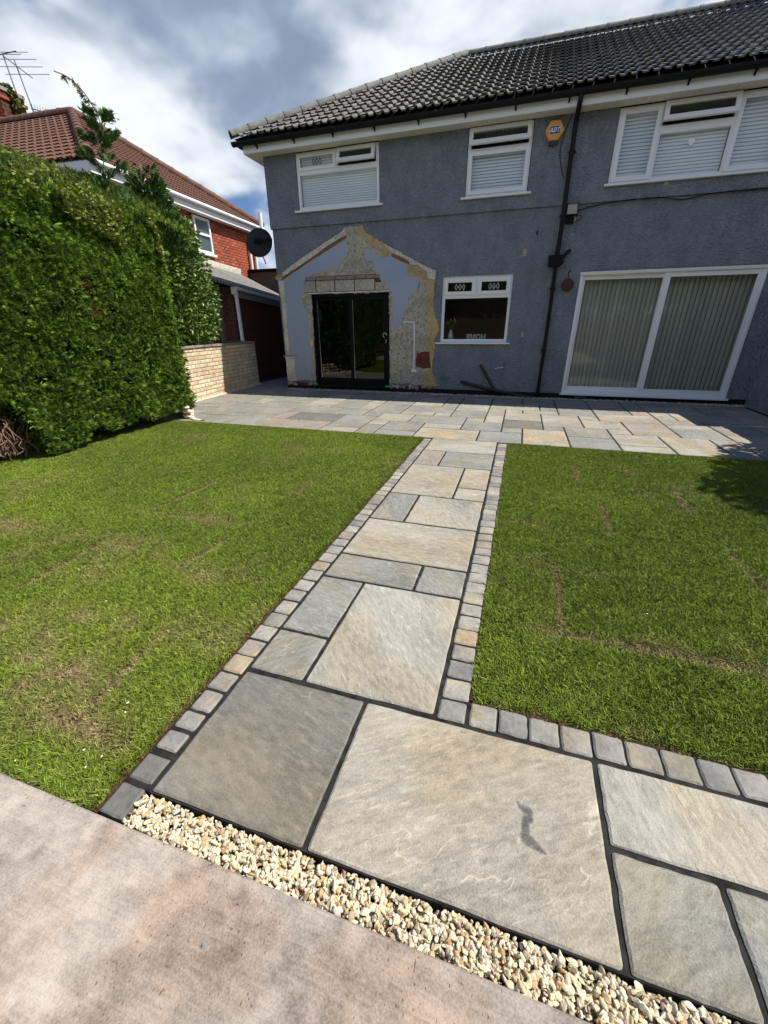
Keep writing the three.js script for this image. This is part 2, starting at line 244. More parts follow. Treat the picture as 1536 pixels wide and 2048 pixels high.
// ---------------------------------------------------------------- pieces of stone: chamfered, with uneven edges
function stone(x0, x1, z0, z1, o) {        // z0 < z1; top at o.top
  const { thick = 0.03, round = 0.006, cham = 0.004, rag = 0.002, top = 0, seed = 1, tilt = 0.0, per = 6, dome = 0 } = o; const r = rng(seed);
  const cx = (x0 + x1) / 2, cz = (z0 + z1) / 2, w = x1 - x0, d = z1 - z0, ring = [];
  const ax = (r() - 0.5) * tilt, az = (r() - 0.5) * tilt;
  const corner = (sx, sz) => { const rr = round * (0.6 + 0.9 * r()); return [[sx, sz, rr]]; };
  const cs = [[-1, -1], [1, -1], [1, 1], [-1, 1]];
  cs.forEach(([sx, sz], i) => {
    const rr = Math.min(w, d) * 0.3 < round * 1.5 ? Math.min(w, d) * 0.3 : round * (0.6 + 0.9 * r());
    const a0 = Math.atan2(sz, 0) , px = sx * (w / 2 - rr), pz = sz * (d / 2 - rr);
    for (let k = 0; k <= 2; k++) { const t = [[Math.PI, 1.5 * Math.PI], [1.5 * Math.PI, 2 * Math.PI], [0, 0.5 * Math.PI], [0.5 * Math.PI, Math.PI]][i]; const an = lerp(t[0], t[1], k / 2); ring.push([px + rr * Math.cos(an), pz + rr * Math.sin(an)]); }
    const [nx, nz] = cs[(i + 1) % 4]; const ex = nx * (w / 2 - round), ez = nz * (d / 2 - round), [lx, lz] = ring[ring.length - 1];
    for (let k = 1; k < per; k++) { const t = k / per, j = (r() - 0.5) * 2 * rag; ring.push(i % 2 === 0 ? [lerp(lx, ex, t), lz + j] : [lx + j, lerp(lz, ez, t)]); }
  });
  const n = ring.length, pos = [], idx = []; const put = (x, y, z) => pos.push(cx + x, y, cz + z);
  const yy = (x, z) => top + ax * x + az * z;
  put(0, yy(0, 0) + dome, 0);
  ring.forEach(([x, z]) => { const s = 1 - cham * 1.6 / Math.max(0.02, Math.hypot(x, z)); put(x * s, yy(x, z), z * s); });
  ring.forEach(([x, z]) => put(x, yy(x, z) - cham, z));
  ring.forEach(([x, z]) => put(x, yy(x, z) - thick, z));
  for (let i = 0; i < n; i++) { const j = (i + 1) % n; idx.push(0, 1 + j, 1 + i, 1 + i, 1 + j, 1 + n + i, 1 + j, 1 + n + j, 1 + n + i, 1 + n + i, 1 + n + j, 1 + 2 * n + i, 1 + n + j, 1 + 2 * n + j, 1 + 2 * n + i); }
  const g = new THREE.BufferGeometry(); g.setAttribute('position', new THREE.Float32BufferAttribute(pos, 3)); g.setIndex(idx);
  const f = metric(g, r() * 7, r() * 7, (o.turn ?? Math.floor(r() * 4) * Math.PI / 2) + (r() - 0.5) * 0.5); f.computeVertexNormals(); return f;
}
const sheet = (x0, x1, z0, z1, y) => { const g = new THREE.PlaneGeometry(x1 - x0, z1 - z0); g.rotateX(-Math.PI / 2); g.translate((x0 + x1) / 2, y, (z0 + z1) / 2); return metric(g); };

// ---------------------------------------------------------------- ground
structure(mesh('ground', sheet(-90, 90, -120, 90, -0.12), M.soil), 'bare earth under and around the garden');
structure(mesh('concrete_pad', metric(boxAt(-7, 6, -0.14, 0.010, -0.492, 7, 0.006)), M.concrete), 'pinkish stained concrete pad beside the gravel strip');

const path = structure((() => { const g = new THREE.Group(); g.name = numbered('garden_path'); scene.add(g); return g; })(), 'stone slab garden path edged with small setts');
mesh('mortar_bed', metric(boxAt(-1.205, -0.035, -0.12, -0.009, -5.775, -1.20, 0)), M.joint, path);
mesh('mortar_bed', metric(boxAt(-1.205, 2.4, -0.12, -0.0095, -1.199, -0.607, 0)), M.joint, path);
mesh('mortar_bed', metric(boxAt(-0.034, 2.4, -0.12, -0.010, -1.325, -1.200, 0)), M.joint, path);
{
  let sd = 10; const J = 0.0095;
  mesh('soil_edge', metric(boxAt(-1.223, -1.206, -0.12, -0.010, -5.77, -0.50, 0)), M.soilEdge, path); mesh('soil_edge', metric(boxAt(-0.034, -0.025, -0.12, -0.010, -5.77, -1.34, 0)), M.soilEdge, path); mesh('soil_edge', metric(boxAt(-0.024, 2.4, -0.12, -0.0105, -1.338, -1.326, 0)), M.soilEdge, path);
  const P = (x0, x1, zf, zn, tone, k, turn) => mesh('slab', stone(x0 + J, x1 - J, zf + J, zn - J, { seed: sd += 3, turn, thick: 0.05, round: 0.008, cham: 0.005, rag: 0.0022, per: 9, tilt: 0.004 }), M[tone][k], path);
  const L = -1.083, R = -0.166;
  P(L, R, -5.775, -5.14, 'pale', 0, 0.1); P(L, -0.778, -5.14, -4.522, 'rose', 1, 1.2); P(-0.778, R, -5.14, -4.522, 'blue', 0, 0.1);
  P(L, -0.461, -4.522, -3.586, 'buff', 1, 0.7); P(-0.461, R, -4.522, -3.886, 'gold', 0, -0.4); P(-0.461, R, -3.886, -3.586, 'pale', 1, -0.3);
  P(L, -0.778, -3.586, -2.969, 'grey', 0, 1.3); P(-0.778, R, -3.586, -2.969, 'pale', 1, 0.8);
  P(L, R, -2.969, -2.351, 'buff', 0, 0.05); P(L, -0.468, -2.351, -2.046, 'grey', 1, 0.1); P(-0.468, R, -2.351, -2.046, 'grey', 0, 0.5);
  P(L, -0.788, -2.046, -1.505, 'grey', 0, 0.2); P(L, -0.788, -1.505, -1.205, 'grey', 1, -0.7); P(-0.788, R, -2.046, -1.205, 'pale', 0, 1.1);
  P(L, -0.470, -1.197, -0.602, 'slate', 0, 0.3); P(-0.470, 0.445, -1.197, -0.602, 'buff', 0, -0.35);
  P(0.445, 1.06, -1.197, -0.900, 'pale', 1, 1.45); P(0.445, 0.745, -0.900, -0.602, 'grey', 0, -0.6); P(0.745, 1.06, -0.900, -0.602, 'blue', 1, 0.4);
  P(1.06, 1.68, -1.197, -0.602, 'grey', 1, 0.2); P(1.68, 2.39, -1.197, -0.602, 'pale', 0, 0.2);
  // a tar smudge on the big buff slab
  const r = rng(77), spine = [[0.30, 0.93], [0.36, 0.84], [0.56, 0.78], [0.60, 0.64], [0.47, 0.60], [0.44, 0.48], [0.43, 0.36], [0.40, 0.27], [0.55, 0.22], [0.72, 0.13], [0.86, 0.07]], wd = [0.03, 0.06, 0.10, 0.07, 0.10, 0.09, 0.10, 0.12, 0.10, 0.06, 0.02];
  const alphaT = textures(256, (u, v) => { let k = 0; for (let i = 0; i + 1 < spine.length; i++) { const [ax, ay] = spine[i], [bx, by] = spine[i + 1], l2 = (bx - ax) ** 2 + (by - ay) ** 2, t = clamp(((u - ax) * (bx - ax) + (v - ay) * (by - ay)) / l2), d = Math.hypot(u - ax - (bx - ax) * t, v - ay - (by - ay) * t) / lerp(wd[i], wd[i + 1], t); k = Math.max(k, 1.25 - d); } const n = fbm(u * 9, v * 12, 9, 12, 5, 915), q = sstep(0.0, 1.0, k + 1.1 * (n - 0.5)) * sstep(0, 0.4, k) * (0.45 + 0.55 * sstep(0.4, 0.6, fbm(u * 30, v * 30, 30, 30, 3, 917))); return [q, q, q, 0]; }, false).map; alphaT.colorSpace = THREE.NoColorSpace;
  const g = new THREE.PlaneGeometry(0.125, 0.165); g.rotateX(-Math.PI / 2); g.rotateY(0.12); g.translate(0.205, 0.0035, -0.885);
  const s = mesh('tar_stain', g, mat(lin(0.07, 0.072, 0.075), 0.85, { alphaMap: alphaT, transparent: true, opacity: 0.62 }), path); s.userData.label = 'dark tar smudge on the big buff slab';
  // setts, single file on both sides and along the right-hand lawn
  const S = (x0, x1, z0, z1, m, rnd) => mesh('sett', stone(x0, x1, z0, z1, { seed: sd += 5, thick: 0.05, round: rnd ?? 0.009, cham: 0.005, rag: 0.0022, per: 3, top: (r() - 0.5) * 0.006, tilt: 0.05, dome: 0.002 }), m, path);
  const pick = () => M.sett[Math.floor(r() * M.sett.length)];
  const run = (xa, xb, far, near, special, wob) => {
    let z = near, k = 0; while (z - 0.09 > far) { const len = 0.1165 + (r() - 0.5) * 0.014, j = 0.007 + r() * 0.006; S(xa + (r() - 0.3) * 0.008, xb - r() * 0.005, z - len + j, z, special?.[k] ?? pick()); z -= len; k++; }
  };
  const dk = M.settDark;
  // the nearest four on the left are longer and darker
  S(-1.198, -1.096, -0.606, -0.505, dk, 0.006); S(-1.199, -1.095, -0.722, -0.628, dk, 0.005); S(-1.195, -1.097, -0.828, -0.748, M.sett[2]); S(-1.194, -1.097, -0.925, -0.846, M.sett[0]);
  run(-1.198, -1.091, -5.77, -0.940, { 0: M.sett[3], 1: M.sett[0], 2: M.settGold, 3: M.sett[3] });
  run(-0.157, -0.040, -5.77, -1.205, { 0: M.sett[2], 1: M.sett[1], 4: M.settGold, 6: M.sett[4] });
  let x = -0.030; while (x < 2.3) { const len = 0.117 + (r() - 0.5) * 0.012; S(x + 0.004, x + len - 0.005, -1.322 + r() * 0.004, -1.209 + r() * 0.004, M.sett[[0, 2, 1, 0, 2][Math.floor(r() * 5)]]); x += len; }
}
// patio: slabs of one to three modules on a 0.311 m grid
{
  const patio = new THREE.Group(); patio.name = numbered('patio'); scene.add(patio); structure(patio, 'riven stone slab patio along the grey house');
  mesh('mortar_bed', metric(boxAt(-7.3, 4.3, -0.12, -0.0085, -9.70, -5.776, 0)), M.joint, patio);
  mesh('mortar_bed', metric(boxAt(-7.3, -5.80, -0.12, -0.0088, -15, -9.701, 0)), M.joint, patio);
  const I0 = -19, I1 = 18, JN = 13, used = new Set(), r = rng(5);
  const X = (i) => -1.40 + 0.3113 * i, Z = (j) => (j >= 13 ? -9.69 : -5.778 - 0.3125 * j);
  let sd = 900; const Q = 0.0105;
  const put = (i0, i1, j0, j1, tone, turn) => {
    for (let i = i0; i < i1; i++) for (let j = j0; j < j1; j++) used.add(i + ',' + j);
    const tones = ['grey', 'grey', 'blue', 'pale', 'pale', 'buff', 'rose', 'grey']; const t = tone ?? tones[Math.floor(r() * tones.length)];
    mesh('slab', stone(X(i0) + Q, X(i1) - Q, Z(j1) + Q, Z(j0) - Q, { seed: sd += 7, turn, thick: 0.04, round: 0.007, cham: 0.005, rag: 0.002, per: 4, tilt: 0.004, top: (r() - 0.5) * 0.003 }), M[t][Math.floor(r() * 2)], patio);
  };
  const given = [[5, 7, 0, 3, 'gold'], [3, 5, 0, 2, 'blue'], [0, 3, 0, 2, 'gold'], [4, 5, 2, 3, 'grey'], [2, 4, 2, 4, 'blue'], [2, 3, 4, 5, 'pale'], [1, 3, 5, 7, 'grey'], [3, 4, 6, 8, 'pale'], [3, 4, 4, 6, 'buff'], [4, 6, 5, 7, 'pale'], [4, 6, 3, 5, 'slate'], [4, 5, 7, 8, 'buff'], [5, 7, 7, 8, 'buff'], [3, 6, 8, 10, 'pale'], [6, 8, 4, 7, 'pale'], [6, 7, 3, 4, 'grey'], [7, 9, 2, 4, 'grey'], [7, 9, 0, 2, 'blue'], [7, 9, 7, 10, 'grey'], [8, 9, 6, 7, 'pale'], [8, 10, 4, 6, 'pale'], [9, 11, 1, 3, 'pale'], [9, 10, 3, 4, 'pale'], [10, 12, 3, 6, 'rose'], [9, 12, 6, 8, 'buff'], [12, 13, 7, 9, 'pale'], [12, 14, 3, 5, 'blue'], [9, 11, 0, 1, 'pale'], [11, 13, 0, 3, 'buff'], [13, 14, 1, 3, 'rose'], [13, 14, 0, 1, 'grey'], [12, 14, 6, 7, 'rose'], [12, 14, 5, 6, 'pale'], [-2, 0, 1, 3, 'grey'], [-2, 0, 0, 1, 'grey'], [-3, -2, 0, 2, 'grey'], [-3, -2, 2, 3, 'pale'], [-3, -1, 3, 5, 'pale'], [-1, 2, 3, 5, 'grey'], [0, 2, 2, 3, 'pale'], [-4, -3, 4, 5, 'grey'], [-4, -2, 5, 8, 'grey'], [-2, 1, 6, 8, 'grey'], [-2, 0, 5, 6, 'pale'], [0, 1, 5, 6, 'pale'], [-6, -4, 4, 6, 'grey'], [-5, -3, 1, 4, 'grey'], [-5, -3, 0, 1, 'pale'], [-7, -5, 6, 9, 'grey'], [-5, -4, 6, 9, 'pale'], [1, 3, 7, 9, 'pale'], [-8, -5, 2, 4, 'slate'], [-9, -8, 2, 4, 'rose'], [-9, -6, 4, 6, 'grey'], [-7, -5, 0, 2, 'rose'], [-9, -7, 0, 2, 'rose'], [-11, -9, 0, 3, 'grey'], [-12, -9, 3, 5, 'grey'], [-12, -9, 5, 7, 'grey'], [-14, -12, 3, 6, 'grey'], [-15, -13, 6, 9, 'grey'], [-16, -14, 2, 3, 'grey'], [-17, -15, 4, 5, 'blue']];
  given.forEach((g) => put(...g));
  const sizes = [[3, 2], [2, 3], [2, 2], [2, 1], [1, 2], [1, 1]];
  for (let j = 0; j < JN; j++) for (let i = I0; i < I1; i++) {
    if (used.has(i + ',' + j)) continue;
    const start = Math.floor(r() * 3);
    for (let s = start; s < 6; s++) { const [w, d] = sizes[s]; if (i + w > I1 || j + d > JN) continue; let ok = true; for (let a = 0; a < w && ok; a++) for (let b = 0; b < d && ok; b++) if (used.has(i + a + ',' + (j + b))) ok = false; if (ok) { put(i, i + w, j, j + d, r() < 0.5 ? 'grey' : undefined); break; } }
  }
  let z = -9.70; const cols = [-7.2, -6.75, -6.3, -5.81];               // the side passage
  for (let k = 0; k < 6; k++) { const d = k % 2 ? 0.6 : 0.9; for (let c = 0; c < 3; c += 1) { if (k % 2 && c === 1) continue; const x1 = k % 2 && c === 0 ? cols[2] : cols[c + 1]; mesh('slab', stone(cols[c] + Q, x1 - Q, z - d + Q, z - Q, { seed: sd += 7, thick: 0.04, round: 0.007, cham: 0.005, rag: 0.002, per: 4 }), M[r() < 0.6 ? 'grey' : 'slate'][k % 2], patio); } z -= d; }
}

// ---------------------------------------------------------------- gravel: golden flint chips, beyond counting
function pebble(seed, n = 1) {
  const g = new THREE.IcosahedronGeometry(1, n), p = g.attributes.position, v = V(0, 0, 0), r = rng(seed), o = r() * 90;
  const cuts = [...Array(10)].map(() => [V(r() - 0.5, r() - 0.5, r() - 0.5).normalize(), 0.45 + 0.40 * r()]);
  for (let i = 0; i < p.count; i++) { v.fromBufferAttribute(p, i); for (const [c, d] of cuts) { const k = v.dot(c); if (k > d) v.addScaledVector(c, (d - k) * 0.85); } v.multiplyScalar(0.85 + 0.3 * vn3(v.x * 1.6 + o, v.y * 1.6, v.z * 1.6, seed)); p.setXYZ(i, v.x, v.y, v.z); }
  const f = metric(g, r(), r()); f.computeVertexNormals(); return f;
}
const pebbleMat = mat(lin(1, 1, 1), 0.6, { map: tiled(mottle.map, 6) });
function gravel(name, label, count, place, size, seed, tones) {
  const r = rng(seed), grp = new THREE.Group(); grp.name = numbered(name); scene.add(grp); grp.userData = { kind: 'stuff', label, category: 'gravel' };
  const shapes = 5, d = new THREE.Object3D(), col = new THREE.Color();
  for (let s = 0; s < shapes; s++) {
    const im = new THREE.InstancedMesh(pebble(seed + s), pebbleMat, Math.floor(count / shapes)); im.name = 'chips'; im.castShadow = im.receiveShadow = true; im.userData.kind = 'stuff';
    for (let i = 0; i < im.count; i++) {
      const [x, y, z] = place(r); d.position.set(x, y, z); d.rotation.set(r() * 6.3, r() * 6.3, r() * 6.3); const k = size * (0.55 + 0.8 * Math.pow(r(), 1.6)); d.scale.set(k * (0.8 + 0.8 * r()), k * (0.40 + 0.4 * r()), k * (0.65 + 0.45 * r())); d.updateMatrix(); im.setMatrixAt(i, d.matrix);
      const t = tones[Math.floor(r() * tones.length)], q = 0.85 + 0.3 * r(); col.setRGB(t[0] * q, t[1] * q, t[2] * q); im.setColorAt(i, col);
    }
    grp.add(im);
  }
  return grp;
}
const flint = [[0.98, 0.83, 0.54], [0.96, 0.85, 0.62], [1.0, 0.92, 0.69], [0.90, 0.73, 0.44], [0.96, 0.80, 0.53], [0.74, 0.48, 0.24], [0.88, 0.78, 0.61], [0.98, 0.87, 0.61], [0.58, 0.45, 0.32], [0.94, 0.86, 0.68]];
{
  const bed = structure(mesh('gravel_bed', metric(boxAt(-1.095, 2.4, -0.12, -0.052, -0.606, -0.490, 0)), M.soil), 'dark earth under the gravel strip');
  let n = 0;
  gravel('gravel_strip', 'golden gravel strip between slabs and concrete', 8600, (r) => { const x = -1.09 + r() * 3.2; const layer = (n++ % 3) / 2; return [x, -0.045 + layer * 0.031 + r() * 0.008, -0.598 + r() * 0.100]; }, 0.0105, 300, flint);
  n = 0;
  gravel('gravel_strip', 'pale gravel drain strip along the foot of the grey house', 9000, (r) => [-5.75 + r() * 10.05, -0.03 + (n++ % 3) * 0.016 + r() * 0.006, -9.88 + r() * 0.19], 0.016, 320, [[0.7, 0.62, 0.5], [0.6, 0.53, 0.44], [0.52, 0.45, 0.38], [0.78, 0.70, 0.58], [0.42, 0.36, 0.3]]);
  structure(mesh('gravel_bed', metric(boxAt(-5.78, 4.3, -0.12, -0.04, -9.90, -9.702, 0)), M.soil), 'dark earth under the drain strip');
}

// ---------------------------------------------------------------- lawns: blades of grass
function tuft(seed) {
  const r = rng(seed), pos = [], nor = [], N = 9;
  for (let b = 0; b < N; b++) {
    const a = r() * 6.283, rad = Math.sqrt(r()) * 0.016, x = Math.cos(a) * rad, z = Math.sin(a) * rad, h = 0.014 + 0.017 * r(), lean = 0.3 + 0.8 * r(), da = r() * 6.283, w = 0.0010 + 0.0009 * r(), fa = r() * 6.283;
    const wx = Math.cos(fa) * w, wz = Math.sin(fa) * w, dx = Math.cos(da) * h * lean, dz = Math.sin(da) * h * lean;
    const P0 = [x - wx, 0, z - wz], P1 = [x + wx, 0, z + wz], Q0 = [x - wx * 0.8 + dx * 0.4, h * 0.62, z - wz * 0.8 + dz * 0.4], Q1 = [x + wx * 0.8 + dx * 0.4, h * 0.62, z + wz * 0.8 + dz * 0.4], T = [x + dx, h * 0.95, z + dz];
    for (const t of [[P0, P1, Q1], [P0, Q1, Q0], [Q0, Q1, T]]) t.forEach((p) => pos.push(...p));
  }
  const g = new THREE.BufferGeometry(); g.setAttribute('position', new THREE.Float32BufferAttribute(pos, 3)); g.computeVertexNormals(); return g;
}
const grassMat = new THREE.MeshPhysicalMaterial({ color: lin(1, 1, 1), roughness: 0.75, specularIntensity: 0.25, side: THREE.DoubleSide });
function lawn(name, label, x0, x1, z0, z1, perM2, seed, inside, seams, dry, lush) {
  const bed = structure(mesh('turf', metric(boxAt(x0, x1, -0.11, -0.016, z0, z1, 0)), M.turf), 'turf under ' + label);
  const r = rng(seed), total = Math.floor((x1 - x0) * (z1 - z0) * perM2), d = new THREE.Object3D(), col = new THREE.Color(); const grp = new THREE.Group(); grp.name = numbered(name); grp.userData = { kind: 'stuff', label, category: 'grass' }; scene.add(grp);
  const lists = [[], [], [], []];
  for (let i = 0; i < total; i++) {
    const x = x0 + r() * (x1 - x0), z = z0 + r() * (z1 - z0); if (!inside(x, z)) continue;
    let brown = 0, gap = 0;
    for (const [ax, az, bx, bz, w, s] of seams) { const l2 = (bx - ax) ** 2 + (bz - az) ** 2, t = ((x - ax) * (bx - ax) + (z - az) * (bz - az)) / l2; if (t < 0 || t > 1) continue; const wob = 0.02 * (vn(x * 9, z * 9, 0, 71) - 0.5), dist = Math.hypot(x - ax - (bx - ax) * t, z - az - (bz - az) * t) + wob; const k = Math.exp(-((dist / w) ** 2)) * (0.45 + 0.8 * vn(x * 14, z * 14, 0, 72)) * s * sstep(0, 0.12, t) * sstep(0, 0.12, 1 - t); brown = Math.max(brown, Math.min(k, 0.95)); gap = Math.max(gap, Math.min(k, 1) * (dist < w * 0.75 ? 1 : 0)); }
    for (const [cx, cz, rx, rz, s] of dry) { const q = ((x - cx) / rx) ** 2 + ((z - cz) / rz) ** 2; if (q < 3) brown = Math.max(brown, s * Math.exp(-q) * sstep(0.25, 0.62, fbm(x * 6, z * 6, 0, 0, 3, 73))); }
    if (r() < gap * 0.95 - 0.1) continue;
    let lu = 0; for (const [cx, cz, rx, rz, s] of lush) { const q = ((x - cx) / rx) ** 2 + ((z - cz) / rz) ** 2; if (q < 3) lu = Math.max(lu, s * Math.exp(-q)); }
    const patch = fbm(x * 1.3 + 5, z * 1.3, 0, 0, 3, 74), fine = fbm(x * 9, z * 9, 0, 0, 2, 75), strip = vn(x * 2.46, 3.5, 0, 76);
    brown = clamp(brown + sstep(0.58, 0.85, fbm(x * 3.1, z * 3.1, 0, 0, 4, 78)) * 0.35 + (r() < 0.05 ? 0.75 : 0));
    lists[Math.floor(r() * 4)].push([x, z, brown, patch, fine, lu + 0.25 * (strip - 0.5), r(), r(), r()]);
  }
  lists.forEach((l, s) => {
    const im = new THREE.InstancedMesh(tuft(seed + 50 + s), grassMat, l.length); im.name = 'blades'; im.castShadow = im.receiveShadow = true; im.userData.kind = 'stuff';
    l.forEach(([x, z, br, pa, fi, lu, a, b, c], i) => {
      d.position.set(x, -0.017, z); d.rotation.set(0, a * 6.283, 0); const k = (0.75 + 0.5 * b) * (0.88 + 0.3 * fi) * (1 - 0.35 * br); d.scale.set(1 + 0.3 * c, k, 1 + 0.3 * c); d.updateMatrix(); im.setMatrixAt(i, d.matrix);
      const v = (0.55 + 0.85 * c * c) * (0.80 + 0.4 * pa) * (1 + 0.35 * lu), g = [lerp(0.158, 0.194, pa), lerp(0.218, 0.248, pa), 0.032], dr = [0.31, 0.23, 0.12];
      col.setRGB(lerp(g[0], dr[0], br) * v, lerp(g[1], dr[1], br) * v, lerp(g[2], dr[2], br) * v); im.setColorAt(i, col);
    });
    grp.add(im);
  });
}
lawn('lawn_grass', 'left lawn of fresh turf beside the hedge', -6.4, -1.222, -5.765, -0.500, 9600, 41, (x, z) => x > -6.3, [[-1.66, -1.38, -1.61, -0.68, 0.022, 1.7], [-2.9, -2.0, -2.86, -1.3, 0.022, 1.5], [-2.0, -2.3, -2.07, -1.8, 0.023, 1.5], [-2.93, -3.4, -2.99, -2.6, 0.026, 1.5], [-3.2, -2.5, -1.9, -2.56, 0.03, 0.55], [-2.6, -1.9, -1.3, -1.86, 0.03, 0.4], [-4.2, -3.9, -4.2, -3.0, 0.02, 0.5], [-1.9, -0.78, -1.25, -0.69, 0.035, 0.7]],
  [[-1.96, -0.88, 0.32, 0.16, 1.0], [-1.62, -0.74, 0.20, 0.06, 1.0], [-2.3, -1.1, 0.3, 0.2, 0.6], [-1.5, -0.73, 0.14, 0.06, 0.9], [-3.92, -1.97, 0.35, 0.12, 0.7], [-2.48, -2.55, 0.30, 0.08, 0.8], [-1.86, -1.81, 0.20, 0.10, 0.55], [-2.58, -2.02, 0.26, 0.10, 0.6], [-2.24, -1.26, 0.14, 0.07, 0.7], [-1.5, -1.35, 0.2, 0.12, 0.4]],
  [[-5.0, -4.6, 0.5, 0.4, 0.45], [-5.0, -2.9, 0.5, 0.35, 0.45], [-2.0, -4.85, 0.45, 0.35, 0.4], [-1.45, -0.57, 0.3, 0.06, 0.5]]);
lawn('lawn_grass', 'right lawn of fresh turf beside the fence', -0.026, 4.25, -5.765, -1.338, 9600, 42, () => true, [[0.40, -2.66, 0.385, -1.90, 0.020, 2.0], [0.86, -3.84, 0.83, -3.15, 0.023, 2.0], [0.74, -5.0, 0.72, -4.35, 0.025, 2.0], [1.58, -4.46, 1.58, -3.80, 0.025, 2.0], [1.58, -3.24, 1.62, -2.4, 0.022, 2.0], [0.1, -1.90, 1.9, -1.89, 0.030, 0.8], [2.4, -4.6, 2.4, -3.5, 0.014, 1]],
  [[0.95, -1.92, 0.35, 0.03, 0.7], [0.3, -2.6, 0.2, 0.15, 0.3]], [[1.6, -3.4, 3, 3, 0.30], [0.1, -5.2, 0.3, 0.5, 0.4], [0.8, -4.0, 0.5, 0.6, 0.4]]);
{
  const r = rng(88), petal = mat(lin(0.85, 0.80, 0.74), 0.6);
  for (const [x, z] of [[-1.46, -0.87], [-1.43, -0.83], [-1.44, -0.65], [-1.35, -0.65], [-1.37, -0.60], [-1.65, -0.54], [-3.3, -4.2], [-2.2, -1.4], [0.85, -2.2]]) {
    const s = 0.005 + r() * 0.004, g = new THREE.SphereGeometry(s, 6, 3, 0, 6.3, 0, 1.0); g.scale(1, 0.4, 0.6); g.rotateY(r() * 6); tag(mesh('petal', at(g, x, 0.008, z), petal), 'small white petal fallen on the turf', 'petal', 'petals fallen on the lawns');
  }
  const leaf = new THREE.SphereGeometry(0.012, 6, 3, 0, 6.3, 0, 0.9); leaf.scale(1, 0.25, 0.5); tag(mesh('chip', at(new THREE.DodecahedronGeometry(0.004), -0.62, 0.012, -0.33), mat(lin(0.05, 0.25, 0.4), 0.5)), 'tiny blue plastic chip on the concrete', 'chip');
}

